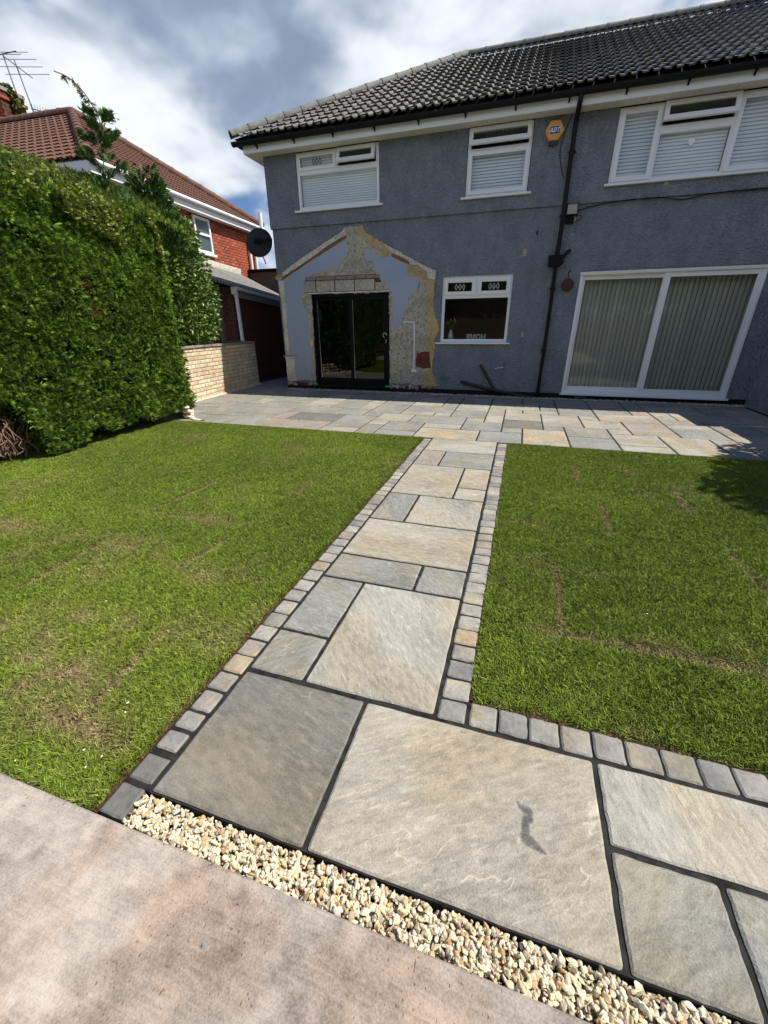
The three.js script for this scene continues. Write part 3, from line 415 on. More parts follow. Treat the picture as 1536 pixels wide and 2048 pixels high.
// ---------------------------------------------------------------- the grey rendered house
const ZW = -9.9;
const house = thing('rendered_house', 'grey roughcast house with dark tiled hipped roof and white windows', 'house');
{
  const ext = (shape, z0, z1, m, name, parent, bev) => { const g = new THREE.ExtrudeGeometry(shape, { depth: z1 - z0, bevelEnabled: !!bev, bevelThickness: bev || 0, bevelSize: bev ? bev * 0.7 : 0, bevelSegments: 1 }); g.translate(0, 0, z0); return mesh(name, metric(g), m, parent); };
  const low = rect(-5.77, 8.5, 0.11, 3.5); low.holes.push(rectPath(-4.95, -2.98, 0.1101, 2.17), rectPath(-1.785, -0.335, 1.10, 2.425), rectPath(0.925, 3.96, 0.1101, 2.40));
  const lowS = poly([[-5.77, 0.11], [-4.95, 0.11], [-4.95, 2.17], [-2.98, 2.17], [-2.98, 0.11], [0.925, 0.11], [0.925, 2.40], [3.96, 2.40], [3.96, 0.11], [8.5, 0.11], [8.5, 3.5], [-5.77, 3.5]]); lowS.holes.push(rectPath(-1.785, -0.335, 1.10, 2.425));
  ext(lowS, ZW - 0.26, ZW, M.wall, 'wall', house);
  const up = poly([[-5.80, 3.502], [8.5, 3.502], [8.5, 4.80], [3.60, 4.80], [3.60, 3.745], [1.11, 3.745], [1.11, 4.80], [-0.25, 4.80], [-0.25, 3.745], [-1.42, 3.745], [-1.42, 4.80], [-3.17, 4.80], [-3.17, 3.785], [-5.04, 3.785], [-5.04, 4.80], [-5.80, 4.80]]);
  ext(up, ZW - 0.26, ZW + 0.035, M.wall, 'wall', house);
  // side and back walls, floors
  mesh('wall', metric(boxAt(-5.77, -5.52, 0.11, 3.5, -17.4, ZW - 0.262, 0)), M.wall, house); mesh('wall', metric(boxAt(-5.80, -5.52, 3.502, 4.80, -17.4, ZW - 0.262, 0)), M.wall, house);
  mesh('wall', metric(boxAt(-5.77, 8.5, 0.0, 4.8, -17.65, -17.402, 0)), M.wall, house); mesh('wall', metric(boxAt(8.25, 8.5, 0.0, 4.8, -17.4, ZW - 0.262, 0)), M.wall, house);
  mesh('plinth', metric(boxAt(-5.775, 8.5, -0.12, 0.108, ZW - 0.26, ZW + 0.006, 0)), M.plinth, house); mesh('plinth', metric(boxAt(-5.775, -5.52, -0.12, 0.108, -17.4, ZW - 0.262, 0)), M.plinth, house);
  mesh('floor', boxAt(-5.5, 8.2, 0.0, 0.10, -17.39, ZW - 0.265, 0), M.insideFloor, house); mesh('floor', boxAt(-5.5, 8.2, 2.55, 2.75, -17.39, ZW - 0.265, 0), M.inside, house); mesh('ceiling', boxAt(-5.5, 8.2, 4.81, 4.86, -17.39, ZW - 0.20, 0), M.inside, house);
  mesh('partition', boxAt(-2.6, -2.5, 0.11, 2.54, -17.3, ZW - 0.30, 0), M.inside, house); mesh('partition', boxAt(0.6, 0.7, 0.11, 2.54, -17.3, ZW - 0.30, 0), M.inside, house); mesh('partition', boxAt(-2.45, 0.55, 0.11, 2.54, -13.1, -13.0, 0), M.inside, house);
  // airbricks
  for (const [x, y] of [[1.32, 0.03], [-1.62, 0.33]]) { const gs = []; for (let k = 0; k < 4; k++) gs.push(boxAt(x - 0.11, x + 0.11, y + k * 0.018, y + k * 0.018 + 0.009, ZW + 0.006, ZW + 0.016, 0.002)); mesh('airbrick', merged(gs), y > 0.2 ? M.wall : M.brickOld, house); }

  // --- the scar of a removed porch
  const SCAR = {blueL:[[-5.6,2.51],[-4.82,2.86],[-3.96,3.24],[-3.97,2.92],[-4.14,2.77],[-4.21,2.67],[-4.35,2.69],[-4.46,2.66],[-4.71,2.64],[-4.94,2.54],[-5.1,2.44],[-5.08,2.35],[-5.09,2.19],[-5.18,2.18],[-5.17,1.99],[-5.09,1.77],[-5.05,1.62],[-5.04,1.46],[-5.05,1.28],[-5.01,1.16],[-5.0,0.97],[-5.01,0.77],[-5.05,0.49],[-5.13,0.24],[-5.33,0.22],[-5.5,0.19],[-5.51,0.48],[-5.47,0.79],[-5.64,0.82],[-5.62,1.5],[-5.62,1.9],[-5.63,2.36]],blueR:[[-3.53,2.96],[-3.37,2.95],[-3.25,2.87],[-3.1,2.83],[-2.92,2.84],[-2.56,2.67],[-2.55,2.46],[-2.47,2.45],[-2.35,2.46],[-2.32,2.36],[-2.36,2.21],[-2.37,2.13],[-2.52,2.14],[-2.53,1.97],[-2.54,1.85],[-2.59,1.78],[-2.71,1.69],[-2.7,1.63],[-2.65,1.58],[-2.77,1.44],[-2.91,1.39],[-2.84,1.53],[-2.89,1.58],[-2.88,1.8],[-2.89,1.94],[-2.89,2.11],[-2.97,2.28],[-3.12,2.32],[-3.15,2.41],[-3.24,2.53],[-3.33,2.62],[-3.33,2.75],[-3.3,2.79],[-3.48,2.8],[-3.54,2.89]],cement:[[-4.02,3.43],[-3.83,3.45],[-3.56,3.42],[-3.51,3.3],[-3.1,3.09],[-2.91,2.99],[-2.54,2.8],[-1.94,2.53],[-1.96,2.39],[-2.06,2.27],[-1.99,1.99],[-1.97,1.59],[-2.02,1.27],[-2.04,0.92],[-1.98,0.58],[-2.03,0.47],[-2.02,0.21],[-2.96,0.2],[-2.98,2.01],[-2.98,2.17],[-3.92,2.17],[-5.1,2.2],[-5.11,2.44],[-4.94,2.57],[-4.71,2.67],[-4.35,2.71],[-4.17,2.77],[-3.99,2.92],[-3.98,3.25]],jamb:[[-5.18,2.2],[-4.91,2.19],[-4.91,2.05],[-4.95,0.21],[-5.13,0.21],[-5.02,0.77],[-5.02,1.16],[-5.05,1.28],[-5.06,1.62],[-5.17,1.92]],trimL:[[-5.62,2.64],[-5.18,2.86],[-4.61,3.12],[-4.15,3.31],[-3.98,3.41],[-3.95,3.29],[-4.39,3.13],[-4.85,2.9],[-5.59,2.56]],woodL:[[-5.59,2.56],[-4.82,2.91],[-4.39,3.12],[-3.96,3.29],[-3.96,3.23],[-4.82,2.86],[-5.59,2.51]],tanCorner:[[-5.82,2.56],[-5.63,2.64],[-5.59,2.57],[-5.69,2.47],[-5.74,2.48],[-5.81,2.53]],stripL:[[-5.74,2.48],[-5.61,2.48],[-5.61,2.07],[-5.61,1.9],[-5.64,0.82],[-5.74,0.82],[-5.71,1.94]],baseL:[[-5.77,0.79],[-5.49,0.79],[-5.51,0.48],[-5.5,0.19],[-5.76,0.18],[-5.75,0.62]],tanR:[[-2.12,2.37],[-1.96,2.37],[-1.96,2.08],[-1.98,1.99],[-1.94,1.7],[-1.84,1.53],[-1.82,1.4],[-1.89,1.19],[-1.89,1.03],[-1.94,0.7],[-1.94,0.47],[-1.85,0.35],[-1.81,0.17],[-2.12,0.16],[-2.11,0.44],[-1.99,0.56],[-2.01,0.93],[-2.12,0.94],[-2.1,1.27],[-2.11,1.68],[-2.12,1.99]],tanTop:[[-3.79,3.39],[-3.56,3.42],[-3.51,3.3],[-3.1,3.1],[-2.92,2.99],[-2.98,2.88],[-3.1,2.83],[-3.31,3.03],[-3.54,3.18],[-3.78,3.32]],tanMid:[[-2.56,2.67],[-2.25,2.62],[-2.11,2.48],[-2.12,2.37],[-2.32,2.41],[-2.35,2.46],[-2.54,2.46]],whiteR:[[-3.08,3.08],[-2.91,2.99],[-2.54,2.81],[-2.26,2.67],[-1.94,2.53],[-1.96,2.37],[-2.09,2.4],[-2.14,2.54],[-2.33,2.65],[-2.5,2.68],[-2.54,2.75],[-2.91,2.92],[-3.04,3.02]],woodR:[[-2.92,2.9],[-2.53,2.73],[-2.53,2.68],[-2.91,2.84]],brickPatch:[[-2.31,0.9],[-2.19,0.92],[-2.01,0.93],[-2.0,0.72],[-1.97,0.58],[-2.13,0.56],[-2.32,0.61],[-2.33,0.75]],foam:[[-5.0,1.16],[-4.94,1.17],[-4.94,1.02],[-4.98,1.02],[-5.03,1.1]],holeL:[[-5.24,0.49],[-5.14,0.5],[-5.11,0.46],[-5.21,0.44]]};
  const rag = (pts, amt, seed, close) => { const r = rng(seed), out = []; pts.forEach((p, i) => { const q = pts[(i + 1) % pts.length], l = Math.hypot(q[0] - p[0], q[1] - p[1]), n = Math.max(1, Math.round(l / 0.045)); for (let k = 0; k < n; k++) { const t = k / n; out.push([lerp(p[0], q[0], t) + (k ? (r() - 0.5) * amt : 0), lerp(p[1], q[1], t) + (k ? (r() - 0.5) * amt : 0)]); } }); return out; };
  const grow = (pts, d) => { let A = 0; pts.forEach((p, i) => { const q = pts[(i + 1) % pts.length]; A += p[0] * q[1] - q[0] * p[1]; }); const sg = A > 0 ? 1 : -1; return pts.map((p, i) => { const a = pts[(i + pts.length - 1) % pts.length], b = pts[(i + 1) % pts.length], dx = b[0] - a[0], dy = b[1] - a[1], l = Math.hypot(dx, dy) || 1; return [p[0] + sg * dy / l * d, p[1] - sg * dx / l * d]; }); };
  SCAR.rimL = grow(SCAR.blueL, 0.016); SCAR.rimR = grow(SCAR.blueR, 0.018);
  const patch = (name, key, m, z0, z1, amt, label) => { const g = new THREE.ExtrudeGeometry(poly(rag(SCAR[key], amt, key.length * 31)), { depth: z1 - z0 - 0.002, bevelEnabled: true, bevelThickness: 0.002, bevelSize: 0.002, bevelSegments: 1 }); g.translate(0, 0, ZW + z0); const o = mesh(name, metric(g), m, house); if (label) o.userData.label = label; return o; };
  patch('bare_render', 'cement', M.cement, -0.01, 0.010, 0.04, 'rough bare cement render around the black door'); patch('bare_render', 'jamb', M.cement, -0.01, 0.0085, 0.02);
  patch('plaster_edge', 'rimL', M.plasterPink, -0.01, 0.0125, 0.022); patch('plaster_edge', 'rimR', M.plasterPink, -0.01, 0.0128, 0.024);
  patch('plaster_patch', 'blueL', M.plasterBlue, -0.01, 0.016, 0.012, 'smooth blue-grey plaster left of the black door'); patch('plaster_patch', 'blueR', M.plasterBlue, -0.01, 0.0165, 0.014, 'smooth blue-grey plaster right of the black door');
  patch('plaster_strip', 'trimL', M.plasterPale, -0.01, 0.026, 0.014, 'pale plaster line of the old porch roof'); patch('batten', 'woodL', M.wood, -0.01, 0.022, 0.004, 'brown timber edge under the pale plaster line');
  patch('plaster_patch', 'tanCorner', M.plasterTan, -0.01, 0.029, 0.01); patch('plaster_strip', 'stripL', M.plasterPale, -0.01, 0.0235, 0.010); patch('plaster_patch', 'baseL', M.plasterPale, -0.01, 0.0275, 0.02);
  patch('plaster_patch', 'tanR', M.plasterTan, -0.01, 0.014, 0.012, 'tan plaster band beside the kitchen window'); patch('plaster_patch', 'tanTop', M.plasterTan, -0.01, 0.0135, 0.018); patch('plaster_patch', 'tanMid', M.plasterTan, -0.01, 0.0195, 0.018);
  patch('plaster_strip', 'whiteR', M.plasterWhite, -0.01, 0.032, 0.022); patch('batten', 'woodR', M.wood, -0.01, 0.0245, 0.004); patch('broken_brick', 'brickPatch', M.brickBroken, -0.01, 0.018, 0.02, 'broken red brick showing through the render');
  patch('foam_filler', 'foam', mat(lin(0.72, 0.55, 0.16), 0.9), -0.01, 0.045, 0.012, 'yellow expanding foam beside the black door'); patch('chipped_hole', 'holeL', M.cement, -0.01, 0.0185, 0.01);
  const r = rng(9);
  const inside = (x, y, P) => { let c = false; for (let i = 0, j = P.length - 1; i < P.length; j = i++) if ((P[i][1] > y) !== (P[j][1] > y) && x < (P[j][0] - P[i][0]) * (y - P[i][1]) / (P[j][1] - P[i][1]) + P[i][0]) c = !c; return c; };
  { const gs = []; for (let k = 0; k < 900; k++) { const x = -5.2 + r() * 3.4, y = 0.2 + r() * 3.2; if (!(inside(x, y, SCAR.cement) || inside(x, y, SCAR.jamb)) || inside(x, y, SCAR.blueR) || inside(x, y, SCAR.blueL) || (x > -4.96 && x < -2.97 && y < 2.45)) continue; const g = pebble(740 + (k % 12), 1), q = 0.010 + 0.032 * r() * r(); g.scale(q * (0.8 + r()), q * (0.6 + 0.8 * r()), 0.006 + 0.007 * r()); g.rotateZ(r() * 3); gs.push(at(g, x, y, ZW + 0.010)); } stuff(mesh('render_crumbs', merged(gs), M.cement, house)); }
  { const g = new THREE.ExtrudeGeometry(rect(-5.07, -3.02, 2.205, 2.53), { depth: 0.012, bevelEnabled: false }); mesh('old_mortar', metric(at(g, 0, 0, ZW)), M.mortarRed, house); }
  const bx = [-5.04, -4.755, -4.265, -3.78, -3.525, -3.17]; for (let k = 0; k < 5; k++) mesh('brick', metric(boxAt(bx[k] + 0.008, bx[k + 1] - 0.008, 2.452, 2.522, ZW - 0.01, ZW + 0.019 + r() * 0.004, 0.006), r(), r()), M.brickOld, house);
  const kx = [-5.075, -4.765, -4.29, -3.805, -3.31, -3.0]; for (let k = 0; k < 5; k++) mesh('block', metric(boxAt(kx[k] + 0.012, kx[k + 1] - 0.012, 2.212, 2.437 - (k === 4 ? 0.07 : 0), ZW - 0.01, ZW + 0.021 + r() * 0.005, 0.007), r(), r()), M.cement, house);
  for (let k = 0; k < 4; k++) mesh('brick', metric(boxAt(-4.72 + k * 0.235 + 0.005, -4.72 + k * 0.235 + 0.225, 2.53, 2.60, ZW - 0.01, ZW + 0.0155 + r() * 0.003, 0.006), r(), r()), M.cement, house);
  for (const [x, y, w, h] of [[-0.16, 2.78, 0.045, 0.06], [-0.22, 2.74, 0.026, 0.035], [0.02, 3.1, 0.02, 0.05], [-0.02, 1.28, 0.03, 0.06], [2.05, 3.69, 0.04, 0.03]]) { const pts = []; for (let k = 0; k < 9; k++) { const an = k / 9 * 6.283, q = 0.6 + 0.6 * r(); pts.push([x + Math.cos(an) * w * q, y + Math.sin(an) * h * q]); } const g = new THREE.ExtrudeGeometry(poly(pts), { depth: 0.004, bevelEnabled: false }); mesh('chipped_patch', metric(at(g, 0, 0, ZW + (y > 3.5 ? 0.036 : 0.001))), w > 0.025 ? M.cement : M.plinth, house); }
  mesh('lintel', boxAt(-5.0, -2.97, 2.175, 2.200, ZW - 0.02, ZW + 0.030, 0.003), M.plasterPale, house);
  mesh('shelf_line', boxAt(-5.80, -5.44, 0.795, 0.812, ZW + 0.001, ZW + 0.05, 0.003), M.plasterTan, house);
  // rubble foot of the porch walls
  for (let k = 0; k < 26; k++) { const x = k < 13 ? -5.74 + k * 0.065 : -2.94 + (k - 13) * 0.08; const g = pebble(700 + k, 1); g.scale(0.05 + 0.02 * r(), 0.04 + 0.03 * r(), 0.03); mesh('rubble_stone', metric(at(g, x, 0.10 + 0.05 * r(), ZW + 0.005)), [M.brickOld, M.cement, M.brickBroken][Math.floor(r() * 3)], house); }
}
// white conduit left on the bare render
{
  const t = thing('conduit', 'white plastic conduit bent down the bare render beside the door', 'conduit');
  mesh('pipe', tube([[-2.64, 1.55, ZW + 0.028], [-2.385, 1.55, ZW + 0.028]], 0.016), M.upvc, t); mesh('pipe', tube([[-2.385, 1.565, ZW + 0.028], [-2.37, 1.05, ZW + 0.028], [-2.375, 0.54, ZW + 0.026]], 0.018), M.upvc, t);
  mesh('junction_box', boxAt(-2.43, -2.30, 0.475, 0.545, ZW + 0.008, ZW + 0.045, 0.005), M.upvc, t); mesh('clip', boxAt(-2.395, -2.345, 0.77, 0.79, ZW + 0.008, ZW + 0.05, 0.003), M.upvc, t);
}
// --- glazing
function frameMesh(name, outer, holes, z0, z1, m, parent, bev = 0.006) {
  const s = rect(...outer); holes.forEach((h) => s.holes.push(rectPath(...h)));
  const g = new THREE.ExtrudeGeometry(s, { depth: z1 - z0 - 2 * bev, bevelEnabled: true, bevelThickness: bev, bevelSize: bev, bevelOffset: -bev, bevelSegments: 2 }); g.translate(0, 0, z0 + bev); return mesh(name, g, m, parent);
}
const pane = (parent, x0, x1, y0, y1, z, m = M.glass) => { const g = new THREE.PlaneGeometry(x1 - x0, y1 - y0); g.translate((x0 + x1) / 2, (y0 + y1) / 2, z); return mesh('pane', g, m, parent); };
function diamonds(parent, cx, cy, s, z, m) {
  const gs = []; for (let k = -1; k <= 1; k++) { const x = cx + k * s * 1.55, q = [[x - s * 0.62, cy], [x, cy + s], [x + s * 0.62, cy], [x, cy - s]]; q.forEach((p, i) => { const n = q[(i + 1) % 4]; gs.push(rod(V(p[0], p[1], z), V(n[0], n[1], z), 0.005, 0.005, 6)); }); gs.push(rod(V(x, cy - s * 1.35, z), V(x, cy - s, z), 0.004, 0.004, 5)); gs.push(rod(V(x, cy + s * 1.35, z), V(x, cy + s, z), 0.004, 0.004, 5)); if (k < 1) gs.push(rod(V(x + s * 0.62, cy, z), V(x + s * 0.93, cy, z), 0.004, 0.004, 5)); }
  return mesh('leading', mergeGeometries(gs), m, parent);
}
const leadM = mat(lin(0.05, 0.055, 0.06), 0.5, { metalness: 0.3 });
function openLight(win, x0, x1, y0, y1, zf, angle, leaded) {        // a top-hung light standing ajar
  const h = y1 - y0, swing = (g) => { g.rotateX(-angle); g.translate(0, y1, zf); return g; };
  const gs = rect(x0, x1, -h, 0); gs.holes.push(rectPath(x0 + 0.072, x1 - 0.072, -h + 0.072, -0.066));
  mesh('sash', swing(new THREE.ExtrudeGeometry(gs, { depth: 0.034, bevelEnabled: true, bevelThickness: 0.006, bevelSize: 0.006, bevelOffset: -0.006, bevelSegments: 2 })), M.upvc, win);
  const p = new THREE.PlaneGeometry(x1 - x0 - 0.14, h - 0.134); p.translate((x0 + x1) / 2, -h / 2 + 0.003, 0.012); mesh('pane', swing(p), M.glassDark, win);
  if (leaded) swing(diamonds(win, (x0 + x1) / 2, -h / 2, 0.045, 0.020, leadM).geometry);
  mesh('gasket', boxAt(x0 + 0.02, x1 - 0.02, y0 - 0.045, y0 - 0.002, zf - 0.05, zf - 0.022, 0), M.seal, win);
}
function sill(win, x0, x1, y, z) { mesh('sill', boxAt(x0, x1, y - 0.035, y, z - 0.05, z + 0.075, 0.006), M.upvc, win); }
function blind(label, x0, x1, y0, y1, z, n, m = M.blind) {
  const b = thing('slatted_blind', label, 'blind'); const st = (y1 - y0) / n;
  const g = new THREE.CylinderGeometry(0.55, 0.55, x1 - x0, 8, 1, true, -0.75, 1.5); g.rotateZ(Math.PI / 2); const s2 = st * 1.02; g.scale(1, s2 / (2 * 0.55 * Math.sin(0.75)), 0.035); g.rotateX(0);
  for (let k = 0; k < n; k++) { const p = new THREE.BoxGeometry(x1 - x0, st * 1.02, 0.003, 1, 3, 1).toNonIndexed(), a = p.attributes.position; for (let i = 0; i < a.count; i++) a.setZ(i, a.getZ(i) + 0.010 * Math.cos(a.getY(i) / st * 2.6)); p.rotateX(-0.30); p.computeVertexNormals(); mesh('slat', at(p, (x0 + x1) / 2, y0 + st * (k + 0.5), z), m, b); }
  mesh('head_rail', boxAt(x0, x1, y1 - 0.01, y1 + 0.035, z - 0.02, z + 0.02, 0.003), m, b);
  return b;
}
{ // landing window, upper left
  const z = ZW + 0.02, w = part('window', house); w.userData.label = 'wide white window with leaded light under the eaves, above the porch scar';
  frameMesh('frame', [-5.03, -3.18, 3.79, 4.79], [[-4.96, -4.15, 4.50, 4.73], [-4.08, -3.25, 4.50, 4.73], [-4.97, -3.235, 3.855, 4.405]], z - 0.06, z, M.upvc, w);
  frameMesh('sash', [-4.99, -4.12, 4.475, 4.76], [[-4.925, -4.185, 4.54, 4.70]], z, z + 0.016, M.upvc, w); pane(w, -4.97, -4.14, 4.49, 4.75, z - 0.02); diamonds(w, -4.555, 4.62, 0.05, z - 0.012, leadM);
  openLight(w, -4.075, -3.245, 4.50, 4.765, z + 0.012, 0.34); pane(w, -4.98, -3.22, 3.84, 4.42, z - 0.02); sill(w, -5.12, -3.10, 3.79, z);
  blind('pale slatted blind in the window above the porch scar', -4.97, -3.235, 3.86, 4.41, z - 0.10, 13); blind('pale slatted blind behind the leaded light above the porch scar', -4.96, -4.15, 4.52, 4.73, z - 0.10, 5);
}
{ // middle window
  const z = ZW + 0.02, w = part('window', house); w.userData.label = 'small white window with one casement beside the alarm box';
  frameMesh('frame', [-1.41, -0.26, 3.75, 4.79], [[-1.35, -0.32, 4.49, 4.73], [-1.35, -0.32, 3.81, 4.43]], z - 0.06, z, M.upvc, w);
  openLight(w, -1.385, -0.285, 4.50, 4.775, z + 0.012, 0.32, true); frameMesh('sash', [-1.385, -0.285, 3.785, 4.45], [[-1.315, -0.355, 3.855, 4.38]], z, z + 0.018, M.upvc, w); pane(w, -1.36, -0.31, 3.80, 4.44, z - 0.01); sill(w, -1.49, -0.18, 3.75, z);
  blind('pale slatted blind in the small window beside the alarm box', -1.345, -0.325, 3.82, 4.42, z - 0.10, 12);
}
{ // bedroom window
  const z = ZW + 0.02, w = part('window', house); w.userData.label = 'triple white window above the sliding patio doors';
  frameMesh('frame', [1.12, 3.59, 3.75, 4.79], [[1.18, 1.745, 3.81, 4.74], [1.805, 2.815, 4.49, 4.74], [1.805, 2.815, 3.795, 4.38], [2.875, 3.53, 3.81, 4.74]], z - 0.06, z, M.upvc, w);
  frameMesh('sash', [1.15, 1.775, 3.775, 4.765], [[1.225, 1.70, 3.85, 4.69]], z, z + 0.018, M.upvc, w); frameMesh('sash', [2.845, 3.56, 3.775, 4.765], [[2.92, 3.485, 3.85, 4.69]], z, z + 0.018, M.upvc, w);
  pane(w, 1.17, 1.76, 3.8, 4.75, z - 0.01); pane(w, 1.79, 2.83, 3.78, 4.40, z - 0.01); pane(w, 2.86, 3.54, 3.8, 4.75, z - 0.01); openLight(w, 1.785, 2.835, 4.495, 4.775, z + 0.012, 0.30); sill(w, 1.06, 3.66, 3.75, z);
  blind('pale slatted blind in the left light of the triple window', 1.185, 1.74, 3.82, 4.73, z - 0.10, 18); blind('pale slatted blind in the middle light of the triple window', 1.81, 2.81, 3.80, 4.42, z - 0.10, 13); blind('pale slatted blind in the right light of the triple window', 2.88, 3.525, 3.82, 4.73, z - 0.10, 18);
  const hs = new THREE.Shape(); hs.moveTo(0, -0.05); hs.bezierCurveTo(-0.08, 0.0, -0.05, 0.06, 0, 0.03); hs.bezierCurveTo(0.05, 0.06, 0.08, 0.0, 0, -0.05); const hg = new THREE.ExtrudeGeometry(hs, { depth: 0.006, bevelEnabled: false }); tag(mesh('heart_ornament', at(hg, 2.30, 4.24, z - 0.045), mat(lin(0.85, 0.86, 0.85), 0.6)), 'small white heart hung in the triple window', 'ornament');
}
{ // kitchen window
  const z = ZW - 0.03, w = part('window', house); w.userData.label = 'white kitchen window with two leaded top lights and black room behind';
  frameMesh('frame', [-1.785, -0.335, 1.13, 2.425], [[-1.735, -1.09, 2.09, 2.37], [-1.03, -0.385, 2.09, 2.37], [-1.72, -0.395, 1.195, 2.00]], z - 0.05, z, M.upvc, w);
  for (const [a, b] of [[-1.75, -1.075], [-1.045, -0.37]]) { frameMesh('sash', [a, b, 2.065, 2.39], [[a + 0.085, b - 0.085, 2.135, 2.30]], z, z + 0.02, M.upvc, w); pane(w, a + 0.03, b - 0.03, 2.10, 2.36, z - 0.01, M.glassDark); diamonds(w, (a + b) / 2, 2.218, 0.05, z - 0.002, M.upvcWarm); }
  pane(w, -1.735, -0.38, 1.18, 2.01, z - 0.02, M.glassDark); mesh('sill', boxAt(-1.88, -0.26, 1.095, 1.128, ZW - 0.07, ZW + 0.06, 0.006), M.upvc, w); mesh('inner_sill', boxAt(-1.78, -0.34, 1.15, 1.18, ZW - 0.36, z - 0.055, 0.004), M.upvcWarm, w);
}
const font = await new FontLoader().loadAsync('fonts/droid/droid_sans_bold.typeface.json');
{
  const t = thing('letter_sign', 'white standing letters seen from behind on the kitchen sill', 'sign', [-0.80, 1.182, ZW - 0.14]); let x = 0;
  for (const ch of 'HOME') { const g = new TextGeometry(ch, { font, size: 0.115, depth: 0.022, curveSegments: 4, bevelEnabled: false }); g.computeBoundingBox(); g.translate(-g.boundingBox.min.x, 0, 0); const wd = g.boundingBox.max.x - g.boundingBox.min.x; g.rotateY(Math.PI); const o = mesh('letter', g, M.upvc, t); o.position.x = -x; x += wd + 0.018; }
  const v = thing('vase', 'white vase of orange flowers on the kitchen sill', 'vase', [-1.575, 1.182, ZW - 0.15]);
  mesh('body', new THREE.LatheGeometry([[0.03, 0], [0.055, 0.02], [0.06, 0.07], [0.045, 0.12], [0.028, 0.16], [0.03, 0.20], [0.026, 0.20]].map(([a, b]) => new THREE.Vector2(a, b)), 16), mat(lin(0.75, 0.72, 0.68), 0.4), v);
  const r = rng(3), or = mat(lin(0.75, 0.28, 0.03), 0.6), gr = mat(lin(0.08, 0.14, 0.03), 0.7); for (let k = 0; k < 9; k++) { const a = r() * 6.3, q = 0.07 + 0.05 * r(), hx = Math.cos(a) * q, hz = Math.sin(a) * q * 0.6, hy = 0.30 + 0.12 * r(); mesh('stem', rod(V(0, 0.18, 0), V(hx, hy, hz), 0.003, 0.002, 5), gr, v); const f = new THREE.ConeGeometry(0.022, 0.05, 7); f.rotateX(Math.PI); mesh(k % 3 ? 'flower' : 'leaf', at(f, hx, hy + 0.01, hz), k % 3 ? or : gr, v); }
}
{ // black sliding door
  const z = ZW - 0.02, d = part('sliding_door', house); d.userData.label = 'black framed sliding glass door within the porch scar';
  frameMesh('frame', [-4.945, -2.985, 0.10, 2.165], [[-4.885, -3.045, 0.17, 2.10]], z - 0.09, z + 0.01, M.alu, d);
  frameMesh('door_leaf', [-4.89, -3.93, 0.165, 2.105], [[-4.80, -4.00, 0.29, 2.03]], z - 0.075, z - 0.045, M.alu, d); frameMesh('door_leaf', [-3.97, -3.04, 0.165, 2.105], [[-3.88, -3.13, 0.29, 2.03]], z - 0.04, z - 0.008, M.alu, d);
  pane(d, -4.82, -3.98, 0.27, 2.05, z - 0.06, M.glassDoor); pane(d, -3.90, -3.11, 0.27, 2.05, z - 0.024, M.glassDoor); mesh('glazing_bead', boxAt(-4.803, -4.793, 0.29, 2.03, z - 0.044, z - 0.038, 0), M.steel, d); mesh('glazing_bead', boxAt(-3.882, -3.872, 0.29, 2.03, z - 0.007, z - 0.001, 0), M.steel, d);
  mesh('handle', mergeGeometries([at(new THREE.TorusGeometry(0.045, 0.009, 8, 20, 4.6), -3.085, 1.28, z + 0.03), rod(V(-3.065, 1.30, z + 0.0), V(-3.065, 1.30, z + 0.04), 0.012)].map((g) => g)), M.steel, d); mesh('keyhole_plate', boxAt(-3.075, -3.05, 1.11, 1.19, z - 0.004, z + 0.016, 0.004), M.steel, d);
  mesh('threshold', boxAt(-4.97, -2.96, 0.055, 0.10, ZW - 0.12, ZW + 0.05, 0.004), M.blackMatt, d);
  const gm = mat(lin(0.04, 0.42, 0.10), 0.5); for (const [x, a] of [[-4.98, 'left'], [-3.01, 'right']]) { const g = new THREE.SphereGeometry(0.05, 8, 5); g.scale(1.3, 0.45, 0.7); const p = g.attributes.position; for (let i = 0; i < p.count; i++) p.setXYZ(i, p.getX(i) * (1 + 0.4 * vn3(p.getX(i) * 60, p.getY(i) * 60, 1, 4)), p.getY(i) * (0.8 + 0.5 * vn3(p.getZ(i) * 70, 3, p.getX(i) * 70, 8)), p.getZ(i)); g.computeVertexNormals(); tag(mesh('green_rag', at(g, x, 0.135, ZW + 0.06), gm), `bright green plastic scrap at the black door's foot, ${a === 'left' ? 'below the yellow foam' : 'on the handle side'}`, 'scrap', 'green scraps at the black door'); }
}
